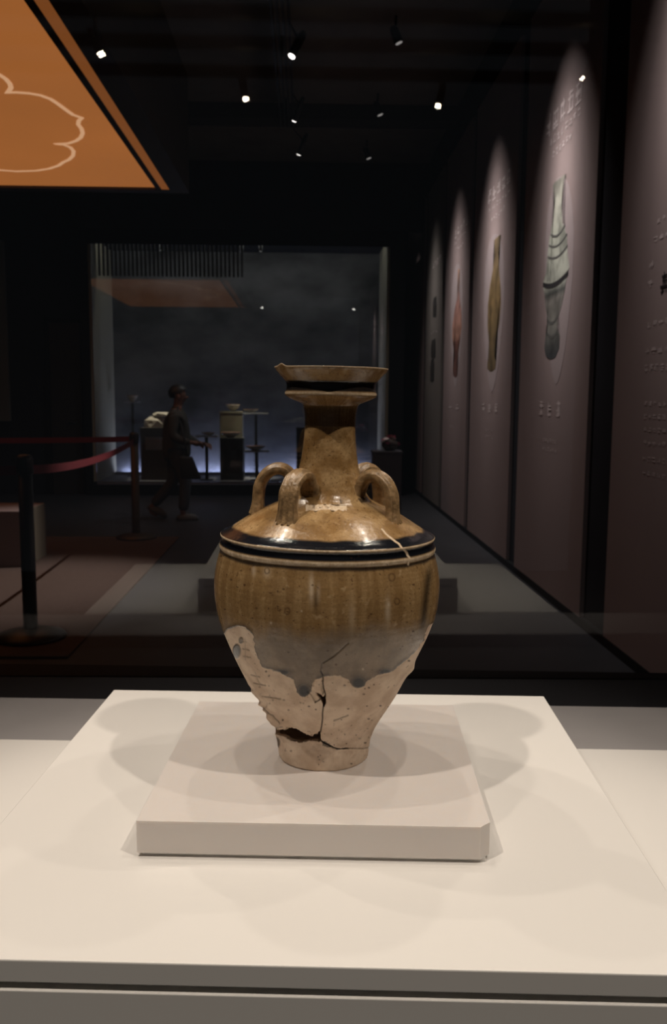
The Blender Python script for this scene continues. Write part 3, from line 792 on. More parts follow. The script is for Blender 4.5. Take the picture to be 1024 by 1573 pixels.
text_row(p5, 'title_text', (838, 205), (896, 128), 36, 5, 11)
text_row(p5, 'subtitle_text', (844, 221), (893, 170), 15, 8, 12, strokes=4)
text_row(p5, 'subtitle_text', (848, 238), (879, 209), 14, 6, 13, strokes=4)
text_row(p5, 'emblem_print', (825, 628), (865, 628), 25, 3, 14, gap=0.27, strokes=9)
text_row(p5, 'caption_text', (833, 677), (855, 677), 8, 6, 15, strokes=4); text_row(p5, 'caption_text', (833, 690), (855, 690), 7, 6, 16, strokes=4)
# ochre flask panel
p4 = panel('mauve panel printed with a slender ochre bottle', 6.94, 8.66, 4.05, m_pan)
L4 = [(759, 369), (760, 380), (760, 393), (757.5, 412), (752.5, 440), (749.5, 470), (749, 501), (751, 525), (751, 544), (748.5, 557), (749, 567), (753, 571)]
R4 = [(769, 360), (767.5, 370), (765.5, 391), (766, 412), (769, 440), (769.5, 464), (767, 495), (762, 525), (759.6, 544), (762, 557), (761, 566), (755, 571)]
halo(p4, 'pale_aura', 758, 480, 20, 122, m_halo, sk=-3)
outline(p4, 'bottle_print', L4, R4, vessel_mat('ochre bottle print', [(1.25, (0.13, 0.10, 0.06)), (1.8, (0.15, 0.105, 0.05)), (2.2, (0.21, 0.14, 0.06)), (2.7, (0.20, 0.15, 0.09))], 8), 0.003)
text_row(p4, 'title_text', (749, 310), (786, 262), 24, 5, 21)
text_row(p4, 'subtitle_text', (750, 326), (784, 292), 9, 8, 22, strokes=4); text_row(p4, 'subtitle_text', (754, 338), (776, 318), 9, 6, 23, strokes=4)
text_row(p4, 'emblem_print', (738, 627), (767, 627), 16, 3, 24, gap=0.25, strokes=9)
text_row(p4, 'caption_text', (744, 661), (757, 661), 5, 5, 25, strokes=4); text_row(p4, 'caption_text', (744, 671), (757, 671), 5, 5, 26, strokes=4)
# russet flask panel
p3 = panel('mauve panel printed with a small russet and pink bottle', 8.86, 10.39, 4.05, m_pan)
halo(p3, 'pale_aura', 701, 500, 12, 95, m_halo, sk=-2)
L3 = [(703.5, 414), (703, 432), (702, 458), (698, 478), (695, 500), (695, 520), (697, 540), (697.5, 555), (695.5, 566), (696, 577), (699, 580)]
R3 = [(706.5, 413), (706, 432), (706, 458), (708.5, 478), (709, 500), (707, 520), (704, 540), (702.5, 555), (703.5, 566), (702.5, 577), (700, 580)]
outline(p3, 'bottle_print', L3, R3, vessel_mat('russet bottle print', [(1.25, (0.10, 0.05, 0.045)), (1.95, (0.14, 0.06, 0.045)), (2.02, (0.42, 0.22, 0.16)), (2.35, (0.38, 0.20, 0.17)), (2.5, (0.16, 0.11, 0.10)), (2.75, (0.45, 0.28, 0.20))], 8), 0.003)
text_row(p3, 'title_text', (698, 362), (720, 335), 18, 5, 31, strokes=5); text_row(p3, 'subtitle_text', (697, 375), (716, 355), 7, 7, 32, strokes=4); text_row(p3, 'subtitle_text', (699, 385), (712, 372), 7, 5, 33, strokes=4)
text_row(p3, 'emblem_print', (686, 626), (708, 626), 12, 2, 34, gap=0.25)
text_row(p3, 'caption_text', (690, 656), (698, 656), 5, 4, 35, strokes=3)
# grey panel with dark fragments
p2 = panel('olive-grey panel printed with three dark vessel fragments', 10.6, 12.0, 4.05, m_pan2)
for (yt, yb, xl, xr) in ((458, 487, 665, 670.5), (523, 550, 662, 669), (553, 586, 661, 667)):
    c_ = (xl+xr)/2
    outline(p2, 'fragment_print', [(xl+1, yt), (xl, (yt*2+yb)/3), (xl+1, (yt+2*yb)/3), (xl, yb)], [(xr-0.5, yt-3), (xr, (yt*2+yb)/3), (xr-1.2, (yt+2*yb)/3), (xr-0.5, yb)], mat('dark print', (0.035, 0.032, 0.03), 0.7), 0.003)
text_row(p2, 'title_text', (664, 412), (678, 392), 12, 4, 41, strokes=5)
text_row(p2, 'caption_text', (662, 510), (672, 510), 5, 4, 42, strokes=3)
p1 = panel('mauve panel with a column of purple script, last on the right wall', 12.27, 14.3, 4.05, m_pan)
for k_ in range(7):
    text_row(p1, 'script_text', (632, 470+k_*15), (641, 462+k_*15.5), 9, 3, 50+k_, mat('purple print', (0.22, 0.14, 0.19), 0.8), strokes=4)
# text of the foremost panel
for k_, (xa, ya_, xb, yb_, h_, n_) in enumerate([(1008, 345, 1040, 318, 9, 4), (1003, 372, 1040, 345, 12, 4), (996, 408, 1006, 404, 14, 1), (994, 437, 1004, 434, 14, 1), (992, 500, 1030, 492, 10, 4), (990, 540, 1030, 534, 10, 4), (989, 566, 1030, 562, 12, 5), (989, 620, 1040, 619, 9, 7), (988, 640, 1040, 640, 8, 7), (988, 660, 1040, 662, 8, 7), (987, 680, 1040, 684, 8, 7), (986, 705, 1040, 710, 8, 7), (986, 728, 1040, 734, 8, 7)]):
    text_row(p6, 'paragraph_text', (xa, ya_), (xb, yb_), h_, n_, 70+k_, m_print, strokes=5)
bm = bmesh.new()
for a, b, w in (((1021, 417), (1023, 448), 0.9), ((1017, 425), (1030, 420), 0.9), ((1018, 432), (1028, 429), 0.8), ((1014.5, 441), (1034, 436), 1.0), ((1019, 426), (1019, 440), 0.8), ((1015.5, 450), (1020, 444), 1.2), ((1026, 440), (1034, 452), 1.1), ((1027, 414), (1027, 455), 0.9), ((1031, 426), (1031, 446), 0.8)):
    a_p, b_p = wall_pt(*a, 0.003), wall_pt(*b, 0.003); d_ = (b_p-a_p).normalized(); n_ = Vector((0, -d_.z, d_.y))*0.006*w
    bm.faces.new([bm.verts.new(q) for q in (a_p-n_, b_p-n_*0.6, b_p+n_*0.6, a_p+n_)])
me_ = bpy.data.meshes.new('brush_sign'); bm.to_mesh(me_); bm.free()
o = link('brush_sign', me_, m_ink); o['kind'] = 'stuff'; o.parent = p6; o.matrix_parent_inverse = Matrix.Translation(-p6.location)
for xa, ya_, xb, yb_ in ((1011, 383, 1060, 370),):
    a_p, b_p = wall_pt(xa, ya_), wall_pt(xb, yb_)

# wall washers above the panels, tucked against the ceiling
PANEL_SPOTS = [(5.70, 360, 6, 2.4, 36, 'celadon vase'), (7.75, 300, 40, 2.25, 40, 'ochre bottle'), (9.60, 190, 45, 2.15, 42, 'russet bottle'), (11.25, 70, 30, 2.1, 44, 'dark fragments'), (12.95, 190, 25, 2.2, 36, 'purple script'), (3.72, 330, 4, 2.75, 38, 'black brush sign')]
m_lensw = emit('washer lens', (1.0, 0.90, 0.88), 0.25)
for y, P, P2w, zt, an, w in PANEL_SPOTS:
    L = (WX-0.85, y, 4.30); t_ = (WX, y, zt); c_ = (1.0, 0.88, 0.85)
    spotlight('wall_washer', L, t_, 'small black ceiling spotlight over the panel with the '+w, 'wall washer spotlights', m_lensw, 0.03, 0.12, (L[0]-0.02, y, 4.5), None)
    d_ = (Vector(t_)-Vector(L)).normalized()
    for fa, fp_, dz_ in ((0.55, 0.30, 0.0), (0.80, 0.30, 0.05), (1.10, 0.26, 0.15), (1.5, 0.18, 0.35)):      # soft-edged beam: nested cones of one lamp
        spot('lamp_light', Vector(L)+d_*0.04, (WX, y, zt-dz_), P*fp_, an*fa, 1.0, c_, 0.03)
    spot('lamp_light', Vector(L)+d_*0.04, (WX, y, 0.75), P2w, 62, 1.0, c_, 0.03)

# ------------------------------------------------------------------ far display cabinet
YC = 12.3
def cx(px): return at(px, 700, 1, YC)[0]
XL, XR = -2.90, 1.115
ZB, ZT = 0.19, 3.43
m_back = mat('misty landscape mural', (0.16, 0.17, 0.20), 0.9)
nt = m_back.node_tree; tc = nt.nodes.new('ShaderNodeTexCoord')
mp = nt.nodes.new('ShaderNodeMapping'); mp.inputs['Scale'].default_value = (0.55, 1, 0.9); nt.links.new(tc.outputs['Object'], mp.inputs['Vector'])
n1 = nt.nodes.new('ShaderNodeTexNoise'); n1.inputs['Scale'].default_value = 1.5; n1.inputs['Detail'].default_value = 5; nt.links.new(mp.outputs[0], n1.inputs['Vector'])
r1 = nt.nodes.new('ShaderNodeValToRGB'); e = r1.color_ramp.elements; e[0].position = 0.36; e[0].color = (0.07, 0.07, 0.075, 1); e[1].position = 0.62; e[1].color = (0.25, 0.25, 0.262, 1)
nt.links.new(n1.outputs['Fac'], r1.inputs[0]); nt.links.new(r1.outputs[0], nt.nodes['Principled BSDF'].inputs['Base Color'])
m_side = mat('beige cabinet lining', (0.36, 0.32, 0.22), 0.8)
m_cfloor = mat('grey cabinet floor', (0.20, 0.20, 0.23), 0.7)
cab = thing('display_cabinet', 'tall glazed wall cabinet with a misty mural and pedestals inside', 'cabinet', ((XL+XR)/2, YC, 0))
cxm = (XL+XR)/2
def kb(n, x0, x1, y0, y1, z0, z1, m, bev=0.0):
    return box(n, x0-cxm, x1-cxm, y0-YC, y1-YC, z0, z1, m, cab, bev)
kb('plinth_base', XL-0.14, XR+0.25, YC, YC+1.36, 0.0, ZB-0.04, m_black)
kb('inner_floor', XL, XR, YC+0.02, YC+1.3, ZB-0.04, ZB, m_cfloor)
kb('back_mural', XL, XR, YC+1.3, YC+1.34, ZB, ZT+0.1, m_back)
kb('side_lining', XL-0.04, XL, YC+0.02, YC+1.3, ZB, ZT+0.1, m_side)
kb('side_lining', XR, XR+0.04, YC+0.02, YC+1.3, ZB, ZT+0.1, m_side)
kb('top_frame', XL-0.14, XR+0.25, YC, YC+1.34, ZT+0.1, ZT+0.19, m_black)
kb('front_frame', XL-0.14, XL-0.04, YC-0.02, YC+0.05, ZB-0.04, ZT+0.1, m_black)
kb('front_frame', XR+0.04, XR+0.25, YC-0.02, YC+0.05, ZB-0.04, ZT+0.1, m_black)
kb('front_frame', XL-0.04, XR+0.04, YC-0.02, YC+0.02, ZT-0.02, ZT+0.1, m_black)
gx = cx(373)
kb('glass_pane', XL, gx-0.004, YC+0.005, YC+0.017, ZB, ZT-0.02, m_glass)
kb('glass_pane', gx+0.004, XR, YC+0.005, YC+0.017, ZB, ZT-0.02, m_glass)
# added slats that imitate a striped reflection along the cabinet top
bm = bmesh.new()
x = XL+0.03
while x < cx(372):
    add_box(bm, x-cxm, x+0.028-cxm, 0.30, 0.33, ZT-0.40, ZT+0.1); x += 0.058
v_ = build('reflection_slats', bm, mat('dark striped reflection', (0.07, 0.065, 0.06), 0.85), cab); v_['kind'] = 'stuff'
kb('led_strip', XL+0.1, XR-0.1, YC+1.21, YC+1.26, ZB, ZB+0.01, emit('bluish led', (0.55, 0.60, 1.0), 24.0))
kb('led_lip', XL, XR, YC+1.17, YC+1.19, ZB, ZB+0.045, m_cfloor)
kb('led_strip', XL+0.1, XR-0.1, YC+0.5, YC+0.54, ZT+0.08, ZT+0.1, emit('dim white led', (1.0, 0.95, 0.93), 5.0))

def apx(px, py, Y): return at(px, py, 1, Y)
m_ped = mat('dark olive pedestal', (0.04, 0.04, 0.032), 0.7); m_pedb = mat('beige pedestal', (0.24, 0.22, 0.155), 0.8); m_pedbr = mat('brown pedestal', (0.085, 0.07, 0.055), 0.8)
m_pot = mat('pale ceramic', (0.62, 0.56, 0.48), 0.4); m_pot2 = mat('brown ceramic', (0.22, 0.12, 0.09), 0.4); m_acr = mat('clear acrylic shelf', (0.35, 0.36, 0.38), 0.25)
def pedestal(xl, xr, yt, Y, dep, m, label):
    a = apx(xl, yt, Y); b = apx(xr, yt, Y)
    t = thing('pedestal', label, 'pedestal', ((a[0]+b[0])/2, Y+dep/2, ZB), 0, 'cabinet pedestals')
    w = (b[0]-a[0])/2; h = (a[2]+b[2])/2-ZB
    box('body', -w, w, -dep/2, dep/2, 0.0, h-0.03, m, t, 0.004); box('top_board', -w-0.004, w+0.004, -dep/2-0.004, dep/2+0.004, h-0.03, h, m, t, 0.003)
    return (a[0]+b[0])/2, Y+dep/2, ZB+h
def dish(px, z, Y, rad, h, label, m=None, foot=True, par=None):
    X = px if abs(px) < 20 else apx(px, 650, Y)[0]
    t = thing('dish', label, 'dish', (X, Y, z), 0, 'ceramics in the far cabinet')
    lathe('bowl', [(rad*0.35, 0), (rad*0.38, h*0.2), (rad*0.75, h*0.5), (rad, h), (rad*0.95, h), (rad*0.6, h*0.6), (rad*0.05, h*0.45)], m or m_pot, t, 28)
    lathe('rim', [(rad*0.93, h*0.96), (rad*1.02, h*0.96), (rad*1.02, h*1.06), (rad*0.93, h*1.06)], m_pot2 if m is None else m_pot, t, 28)
c1 = pedestal(338, 373, 673, 12.56, 0.34, m_ped, 'dark olive pedestal at the middle of the far cabinet')
c2 = pedestal(337, 372, 632, 12.98, 0.26, m_pedb, 'beige pedestal behind the dark olive one in the far cabinet')
c3 = pedestal(215, 263, 657, 12.56, 0.40, m_pedbr, 'brown pedestal with a grey caption card behind the walking person')
c4 = pedestal(455, 480, 657, 12.70, 0.24, m_ped, 'narrow dark pedestal seen beside the jar neck')
dish(c1[0]-0.03, c1[2], c1[1], 0.15, 0.075, 'wide pale dish on the dark olive pedestal')
dish(c2[0]+0.02, c2[2], c2[1], 0.11, 0.10, 'pale footed bowl on top of the beige pedestal')
# caption card of the brown pedestal
card = tag(box('caption_card', c3[0]-0.15, c3[0]+0.12, 12.548, 12.556, 0.62, 0.80, mat('grey card', (0.30, 0.30, 0.30), 0.8)), 'grey caption card on the brown pedestal front', 'card')
# pale shards on the brown pedestal
rnd = random.Random(5)
def shard(x, y, z, sx, sy, sz, label, seed):
    bm = bmesh.new(); bmesh.ops.create_icosphere(bm, subdivisions=2, radius=1.0); r_0 = random.Random(seed)
    for v in bm.verts:
        f_ = 1+r_0.uniform(-0.18, 0.12); v.co = Vector((v.co.x*sx*f_, v.co.y*sy*f_, max(-0.55, v.co.z)*sz*f_))
    zmin = min(v.co.z for v in bm.verts)
    for v in bm.verts: v.co.z = max(v.co.z, zmin*0.75)
    zmin = min(v.co.z for v in bm.verts)
    o = build('pottery_shard', bm, m_pot, None, False); o.location = (x, y, z-zmin)
    tag(o, label, 'shard', 'shards on the brown pedestal'); return -zmin+max(v_.co.z for v_ in o.data.vertices)
h0 = shard(c3[0]-0.03, c3[1]-0.02, c3[2], 0.19, 0.15, 0.11, 'broad pale pottery shard lying on the brown pedestal', 1)
shard(c3[0]+0.06, c3[1]-0.02, c3[2]+h0*0.97, 0.14, 0.11, 0.05, 'small flat pale shard on top of the broad shard', 2)
def stand(px0, px1, py, Y, label):
    a = apx(px0, py, Y); b = apx(px1, py, Y); X = (a[0]+b[0])/2; w = (b[0]-a[0])/2; z = (a[2]+b[2])/2
    t = thing('display_stand', label, 'stand', (X, Y, ZB), 0, 'acrylic stands in the far cabinet')
    box('shelf', -w, w, -0.12, 0.12, z-ZB-0.022, z-ZB, m_acr, t, 0.003); box('post', -0.02, 0.02, -0.02, 0.02, 0.01, z-ZB-0.022, m_ped, t); box('foot', -0.09, 0.09, -0.09, 0.09, 0, 0.01, m_ped, t)
    return X, Y, z
s1 = stand(376, 413, 692, 12.60, 'low acrylic stand right of the dark olive pedestal'); dish(s1[0]-0.02, s1[2], s1[1], 0.14, 0.06, 'pale plate on the low acrylic stand')
s2 = stand(374, 412, 634, 13.16, 'tall acrylic stand beside the beige pedestal'); dish(s2[0]-0.08, s2[2], s2[1], 0.12, 0.05, 'pale plate on the tall acrylic stand')
s3 = stand(300, 334, 669, 12.62, 'acrylic stand left of the dark olive pedestal'); dish(s3[0]+0.03, s3[2], s3[1], 0.10, 0.045, 'small pale plate on the left acrylic stand')
s4 = stand(193, 214, 617, 13.3, 'tall acrylic stand at the left end of the far cabinet'); dish(s4[0], s4[2], s4[1], 0.08, 0.09, 'small pale bowl on the left end stand')

for k_, (tx, ty, tz, w) in enumerate(((c3[0], c3[1], c3[2]+0.1, 'brown pedestal'), (c1[0]+0.05, c1[1]+0.1, c1[2]+0.1, 'dark olive pedestal'), (s2[0], s2[1]-0.2, s2[2]-0.2, 'acrylic stands'))):
    L = (tx+0.1, YC+0.42, ZT-0.02)  # unseen spots added to brighten the ceramics
    spotlight('added_cabinet_spotlight', L, (tx, ty, tz), 'small black spotlight added to brighten the far cabinet over the '+w, 'added cabinet spotlights', m_lensw, 0.02, 0.07, (L[0], L[1], ZT+0.1), (170, 17, 0.6, (1.0, 0.86, 0.68)))

# ------------------------------------------------------------------ small pedestal with flowers by the right wall
fp = thing('flower_pedestal', 'dark grey square pedestal standing near the panel wall', 'pedestal', (0.905, 9.78, 0))
m_gp = mat('dark grey pedestal', (0.075, 0.072, 0.085), 0.7)
box('body', -0.155, 0.155, -0.155, 0.155, 0, 0.745, m_gp, fp, 0.004); box('top_board', -0.165, 0.165, -0.165, 0.165, 0.745, 0.775, m_gp, fp, 0.004)
bq = thing('flower_arrangement', 'pink and white flower arrangement on the dark grey pedestal', 'flowers', (0.94, 9.76, 0.775))
lathe('bowl', [(0.05, 0), (0.06, 0.01), (0.09, 0.05), (0.085, 0.05)], m_ped, bq, 20)
fl = [mat('pink petals', (0.70, 0.20, 0.30), 0.7), mat('deep pink petals', (0.50, 0.08, 0.18), 0.7), mat('white petals', (0.80, 0.72, 0.70), 0.7)]
rnd = random.Random(8)
for k_ in range(16):
    an = rnd.uniform(0, 6.28); rd = 0.10*math.sqrt(rnd.random()); hz = 0.06+0.09*(1-(rd/0.1)**2)+rnd.uniform(-0.01, 0.015)
    bm = bmesh.new()
    for p_ in range(7):
        a1 = p_*6.283/7; c_, s_ = math.cos(a1), math.sin(a1)
        vv = [bm.verts.new((0, 0, 0)), bm.verts.new((0.022*c_-0.014*s_, 0.022*s_+0.014*c_, 0.008)), bm.verts.new((0.036*c_, 0.036*s_, 0.018)), bm.verts.new((0.022*c_+0.014*s_, 0.022*s_-0.014*c_, 0.008))]
        bm.faces.new(vv)
    bmesh.ops.create_icosphere(bm, subdivisions=1, radius=0.012, matrix=Matrix.Translation((0, 0, 0.008)))
    o = build('blossom', bm, fl[k_ % 3], bq); o.location = (rd*math.cos(an), rd*math.sin(an), hz); o.rotation_euler = (rnd.uniform(-0.7, 0.9), rnd.uniform(-0.7, 0.7), an)
bm = bmesh.new(); bmesh.ops.create_icosphere(bm, subdivisions=2, radius=0.085, matrix=Matrix.Translation((0, 0, 0.075)) @ Matrix.Diagonal((1.1, 1.1, 0.7, 1)))
build('foliage', bm, mat('dark leaves', (0.05, 0.035, 0.03), 0.8), bq)

# ------------------------------------------------------------------ rope barrier
m_belt = mat('red belt', (0.17, 0.010, 0.016), 0.75); m_post = mat('black post', (0.022, 0.022, 0.024), 0.4, metal=0.2)
m_brass = mat('dark brass post', (0.07, 0.045, 0.022), 0.45, metal=0.4)
def stanchion(x, y, label, m, z0=0.012, h=1.0):
    t = thing('stanchion', label, 'stanchion', (x, y, z0), 0, 'belt barrier stanchions')
    lathe('base', [(0.185, 0), (0.19, 0.008), (0.185, 0.02), (0.10, 0.045), (0.05, 0.055)], m, t, 40)
    lathe('pole', [(0.040, 0.05), (0.038, 0.07), (0.038, h-0.10)], m, t, 24)
    lathe('belt_head', [(0.042, h-0.10), (0.044, h-0.095), (0.044, h-0.02), (0.035, h), (0.01, h+0.003)], m_post, t, 24)
    return t
nearS = (-1.50, 4.75); farS = (-1.60, 8.31)
st1 = stanchion(*nearS, 'black stanchion post at the front corner of the red-brown carpet', m_post)
st2 = stanchion(*farS, 'dark brass stanchion post at the far corner of the carpet', m_brass)
st3 = stanchion(-4.6, 8.31, 'dark brass stanchion post at the far left of the carpet', m_brass)
st4 = stanchion(-4.6, 4.75, 'black stanchion post at the front left of the carpet', m_post)
def belt(par, a, b, z, sag, tilt=0.0):
    bm = bmesh.new(); prev = None; n = 24
    A2, B2 = Vector((*a, z)), Vector((*b, z)); d_ = (B2-A2).normalized(); A2 = A2+d_*0.044; B2 = B2-d_*0.044
    nn = Vector((-d_.y, d_.x, 0))*0.0015
    for i in range(n+1):
        t = i/n; p = A2.lerp(B2, t)+Vector((0, 0, -sag*4*t*(1-t)))
        row = [bm.verts.new(p+nn+Vector((0, 0, -0.025))), bm.verts.new(p-nn+Vector((0, 0, -0.025))), bm.verts.new(p-nn+Vector((0, 0, 0.025))), bm.verts.new(p+nn+Vector((0, 0, 0.025)))]
        if prev:
            for k_ in range(4): bm.faces.new((prev[k_], prev[(k_+1) % 4], row[(k_+1) % 4], row[k_]))
        prev = row
    o = build('belt', bm, m_belt); o.parent = par; o.matrix_parent_inverse = Matrix.Translation(-par.location); return o
belt(st2, farS, (-4.6, 8.31), 0.95, 0.02); belt(st2, farS, nearS, 0.93, 0.06); belt(st1, nearS, (-4.6, 4.75), 0.93, 0.03)

# low display box on the carpet
lb = thing('display_box', 'low pale box on the carpet behind the black stanchion', 'box', (-2.75, 7.1, 0.012))
m_lbf = mat('dusty pink board', (0.22, 0.165, 0.155), 0.8); m_lbs = mat('beige board', (0.20, 0.17, 0.12), 0.8)
box('body', -0.60, 0.56, -0.28, 0.28, 0.0, 0.40, m_lbf, lb, 0.003); box('end_panel', 0.56, 0.575, -0.28, 0.28, 0.0, 0.44, m_lbs, lb, 0.002); box('lid', -0.61, 0.56, -0.285, 0.285, 0.40, 0.44, m_lbf, lb, 0.003)
bm = bmesh.new(); add_box(bm, -0.30, 0.30, -0.16, 0.16, 0.0, 0.12, 0.03, 3)
for v in bm.verts: v.co.z *= 1-0.5*(v.co.x+0.3)
o = build('stone_model', bm, mat('pale pinkish stone', (0.42, 0.34, 0.33), 0.8), None); o.location = (-2.85, 7.05, 0.452)
tag(o, 'pale pinkish wedge of stone lying on the low pale box', 'stone')

# ------------------------------------------------------------------ the walking visitor
def skin(name, nodes, edges_, m, parent=None, root=0, sub=2):
    """nodes: list of (x,y,z,rx,ry); grown with a Skin modifier"""
    me_ = bpy.data.meshes.new(name); me_.from_pydata([n_[:3] for n_ in nodes], edges_, [])
    o = bpy.data.objects.new(name, me_); COL.objects.link(o)
    md = o.modifiers.new('skin', 'SKIN'); md.use_smooth_shade = True
    sv = me_.skin_vertices[0].data
    for i, n_ in enumerate(nodes):
        sv[i].radius = (n_[3], n_[4] if len(n_) > 4 else n_[3]); sv[i].use_root = (i == root)
    ms = o.modifiers.new('sub', 'SUBSURF'); ms.levels = sub; ms.render_levels = sub
    dg = bpy.context.evaluated_depsgraph_get(); ev = o.evaluated_get(dg)
    nm = bpy.data.meshes.new_from_object(ev); nm.name = name
    bpy.data.objects.remove(o)
    return link(name, nm, m, parent, True)
HX, HY = -1.42, 9.74
per = thing('person', 'visitor in a dark olive jacket walking past the far cabinet with a shoulder bag', 'person', (HX, HY, 0))
m_skin = mat('skin', (0.20, 0.105, 0.075), 0.6); m_hair = mat('black hair', (0.010, 0.009, 0.009), 0.5)
m_jack = mat('dark olive jacket', (0.055, 0.052, 0.044), 0.85, noise=(20, 0.2)); m_tro = mat('slate trousers', (0.060, 0.063, 0.075), 0.85, noise=(20, 0.2)); m_bag = mat('black bag', (0.015, 0.016, 0.018), 0.6); m_shoe = mat('grey shoes', (0.10, 0.10, 0.10), 0.6)
# facing +x; left arm nearer the camera is -y
N = [(0.0, 0, 0.80, 0.08, 0.095), (0.0, 0, 0.92, 0.075, 0.09), (0.01, 0, 1.06, 0.085, 0.11), (0.015, 0, 1.16, 0.095, 0.14), (0.02, 0, 1.225, 0.05, 0.06), (0.03, 0, 1.275, 0.045, 0.045), (0.05, 0, 1.335, 0.075, 0.066), (0.048, 0, 1.40, 0.090, 0.072), (0.04, 0, 1.46, 0.055, 0.05)]
Eg = [(i, i+1) for i in range(8)]
def chain(start, pts):
    i0 = start
    for p in pts:
        N.append(p); Eg.append((i0, len(N)-1)); i0 = len(N)-1
    return i0
kneeR = chain(0, [(0.02, -0.075, 0.72, 0.082), (0.11, -0.08, 0.44, 0.052), (0.10, -0.08, 0.30, 0.046), (0.07, -0.08, 0.09, 0.034), (0.09, -0.08, 0.045, 0.035), (0.19, -0.08, 0.03, 0.026)])
kneeL = chain(0, [(-0.02, 0.075, 0.72, 0.082), (-0.04, 0.08, 0.43, 0.052), (-0.15, 0.08, 0.29, 0.046), (-0.30, 0.08, 0.13, 0.034), (-0.30, 0.08, 0.075, 0.035), (-0.22, 0.08, 0.03, 0.026)])
wr = chain(3, [(0.01, -0.16, 1.15, 0.036), (-0.005, -0.20, 0.935, 0.024), (0.13, -0.19, 0.87, 0.030), (0.20, -0.18, 0.86, 0.022)])
palm = chain(wr, [(0.25, -0.175, 0.855, 0.026, 0.016)])
for k_ in range(4):
    chain(palm, [(0.285, -0.185+0.012*k_-0.008, 0.865-0.012*k_, 0.0085), (0.315-0.004*abs(k_-1), -0.178+0.010*k_, 0.845-0.012*k_, 0.0075), (0.318, -0.160+0.008*k_, 0.822-0.008*k_, 0.0065)])
chain(wr, [(0.235, -0.155, 0.875, 0.010), (0.262, -0.145, 0.872, 0.0085)])
wl = chain(3, [(0.0, 0.16, 1.15, 0.036), (0.06, 0.20, 0.935, 0.024), (0.20, 0.19, 0.84, 0.030), (0.26, 0.18, 0.83, 0.022)])
p2_ = chain(wl, [(0.305, 0.175, 0.825, 0.026, 0.016)])
for k_ in range(4):
    chain(p2_, [(0.34, 0.185-0.012*k_, 0.835-0.012*k_, 0.0085), (0.368, 0.178-0.010*k_, 0.815-0.012*k_, 0.0075), (0.372, 0.16-0.008*k_, 0.79-0.008*k_, 0.0065)])
chain(wl, [(0.29, 0.155, 0.845, 0.010), (0.318, 0.145, 0.842, 0.0085)])
chain(6, [(0.115, 0, 1.345, 0.018), (0.145, 0, 1.352, 0.012)])          # nose
skin('body', N, Eg, m_skin, per)
# hair cap
bm = bmesh.new(); bmesh.ops.create_uvsphere(bm, u_segments=24, v_segments=16, radius=1.0)
bmesh.ops.delete(bm, geom=[v for v in bm.verts if (v.co.z < -0.15 and v.co.x > -0.1) or v.co.z < -0.62 or (v.co.x > 0.62 and v.co.z < 0.35)], context='VERTS')
for v in bm.verts: v.co = Vector((0.035+v.co.x*0.112, v.co.y*0.090, 1.395+v.co.z*0.098))
build('hair', bm, m_hair, per, True)
for sy in (-1, 1):
    bm = bmesh.new(); bmesh.ops.create_icosphere(bm, subdivisions=2, radius=1.0)
    for v in bm.verts: v.co = Vector((0.045+v.co.x*0.020, sy*0.078+v.co.y*0.008, 1.355+v.co.z*0.03))
    build('ear', bm, m_skin, per, True)
    bm = bmesh.new(); bmesh.ops.create_icosphere(bm, subdivisions=1, radius=0.008, matrix=Matrix.Translation((0.118, sy*0.030, 1.372)))
    build('eye', bm, m_hair, per, True)
bm = bmesh.new(); add_box(bm, 0.112, 0.124, -0.022, 0.022, 1.302, 1.308, 0.002); build('mouth', bm, mat('lips', (0.16, 0.05, 0.045), 0.6), per)
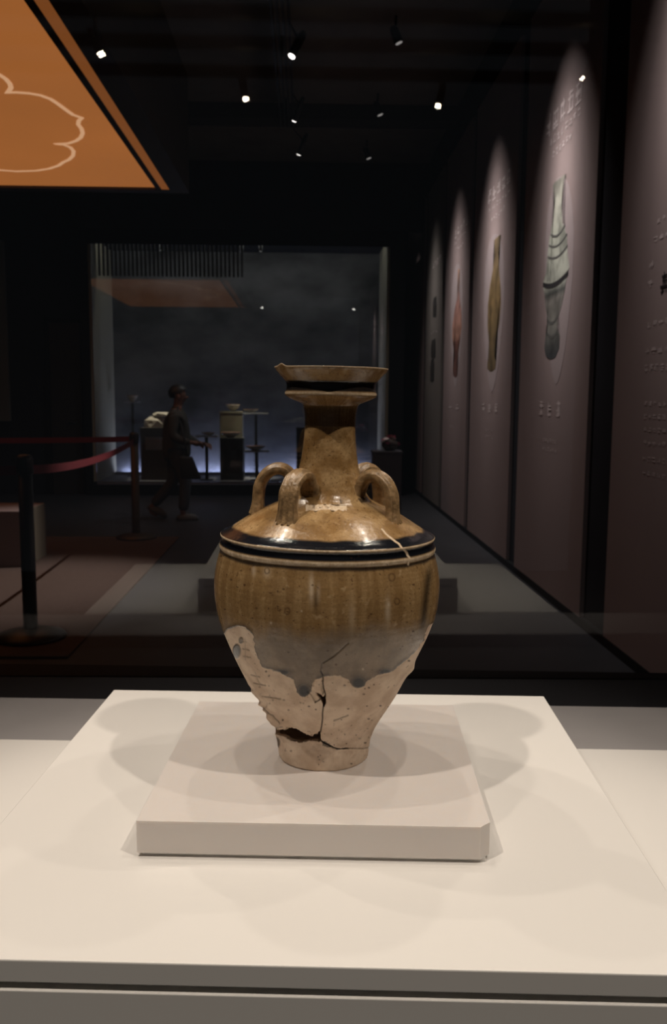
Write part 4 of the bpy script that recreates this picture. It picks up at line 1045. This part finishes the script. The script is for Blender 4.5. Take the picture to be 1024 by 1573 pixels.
# jacket and trousers follow the body
J = [(0.01, 0, 0.60, 0.155, 0.18), (0.0, 0, 0.84, 0.145, 0.17), (0.01, 0, 1.04, 0.135, 0.165), (0.015, 0, 1.16, 0.115, 0.155), (0.02, 0, 1.225, 0.062, 0.072), (0.025, 0, 1.25, 0.055, 0.055),
     (0.01, -0.18, 1.155, 0.064), (-0.01, -0.205, 0.925, 0.062), (0.13, -0.195, 0.872, 0.044), (0.185, -0.185, 0.862, 0.038), (0.0, 0.18, 1.155, 0.064), (0.06, 0.205, 0.93, 0.055), (0.20, 0.195, 0.842, 0.044), (0.245, 0.185, 0.832, 0.038)]
skin('jacket', J, [(0, 1), (1, 2), (2, 3), (3, 4), (4, 5), (3, 6), (6, 7), (7, 8), (8, 9), (3, 10), (10, 11), (11, 12), (12, 13)], m_jack, per)
T = [(0, 0, 0.84, 0.105, 0.132), (0.02, -0.075, 0.70, 0.098), (0.11, -0.08, 0.44, 0.072), (0.10, -0.08, 0.28, 0.066), (0.075, -0.08, 0.10, 0.060), (-0.02, 0.075, 0.70, 0.098), (-0.04, 0.08, 0.43, 0.072), (-0.15, 0.08, 0.29, 0.066), (-0.285, 0.08, 0.15, 0.058)]
skin('trousers', T, [(0, 1), (1, 2), (2, 3), (3, 4), (0, 5), (5, 6), (6, 7), (7, 8)], m_tro, per)
for fx, fy, fz, rr_ in ((0.125, -0.08, 0.0, 0.0), (-0.255, 0.08, 0.0, 0.5)):
    bm = bmesh.new(); bmesh.ops.create_uvsphere(bm, u_segments=16, v_segments=10, radius=1.0)
    for v in bm.verts: v.co = Vector((v.co.x*0.125, v.co.y*0.046, max(v.co.z, -0.35)*0.062+0.022))
    if rr_: bm.transform(Matrix.Translation((0.1, 0, 0)) @ Matrix.Rotation(rr_, 4, 'Y') @ Matrix.Translation((-0.1, 0, 0)))
    zmin = min(v.co.z for v in bm.verts)
    o = build('shoe', bm, m_shoe, per, True); o.location = (fx, fy, -zmin)
bag = thing('shoulder_bag', 'black shoulder bag at the hip of the walking visitor', 'bag', (HX+0.14, HY-0.29, 0.48))
bm = bmesh.new(); add_box(bm, -0.11, 0.13, -0.045, 0.045, 0.0, 0.24, 0.02, 3)
for v in bm.verts: v.co.x = v.co.x*(0.55+0.35*(0.24-v.co.z)/0.24)+0.05*(0.24-v.co.z)/0.24
build('pouch', bm, m_bag, bag, True)
bm = bmesh.new(); add_tube(bm, [(0.02, 0.02, 0.23), (-0.02, 0.06, 0.45), (-0.10, 0.16, 0.72), (-0.10, 0.22, 0.765)], 0.010, 6); build('strap', bm, m_bag, bag, True)
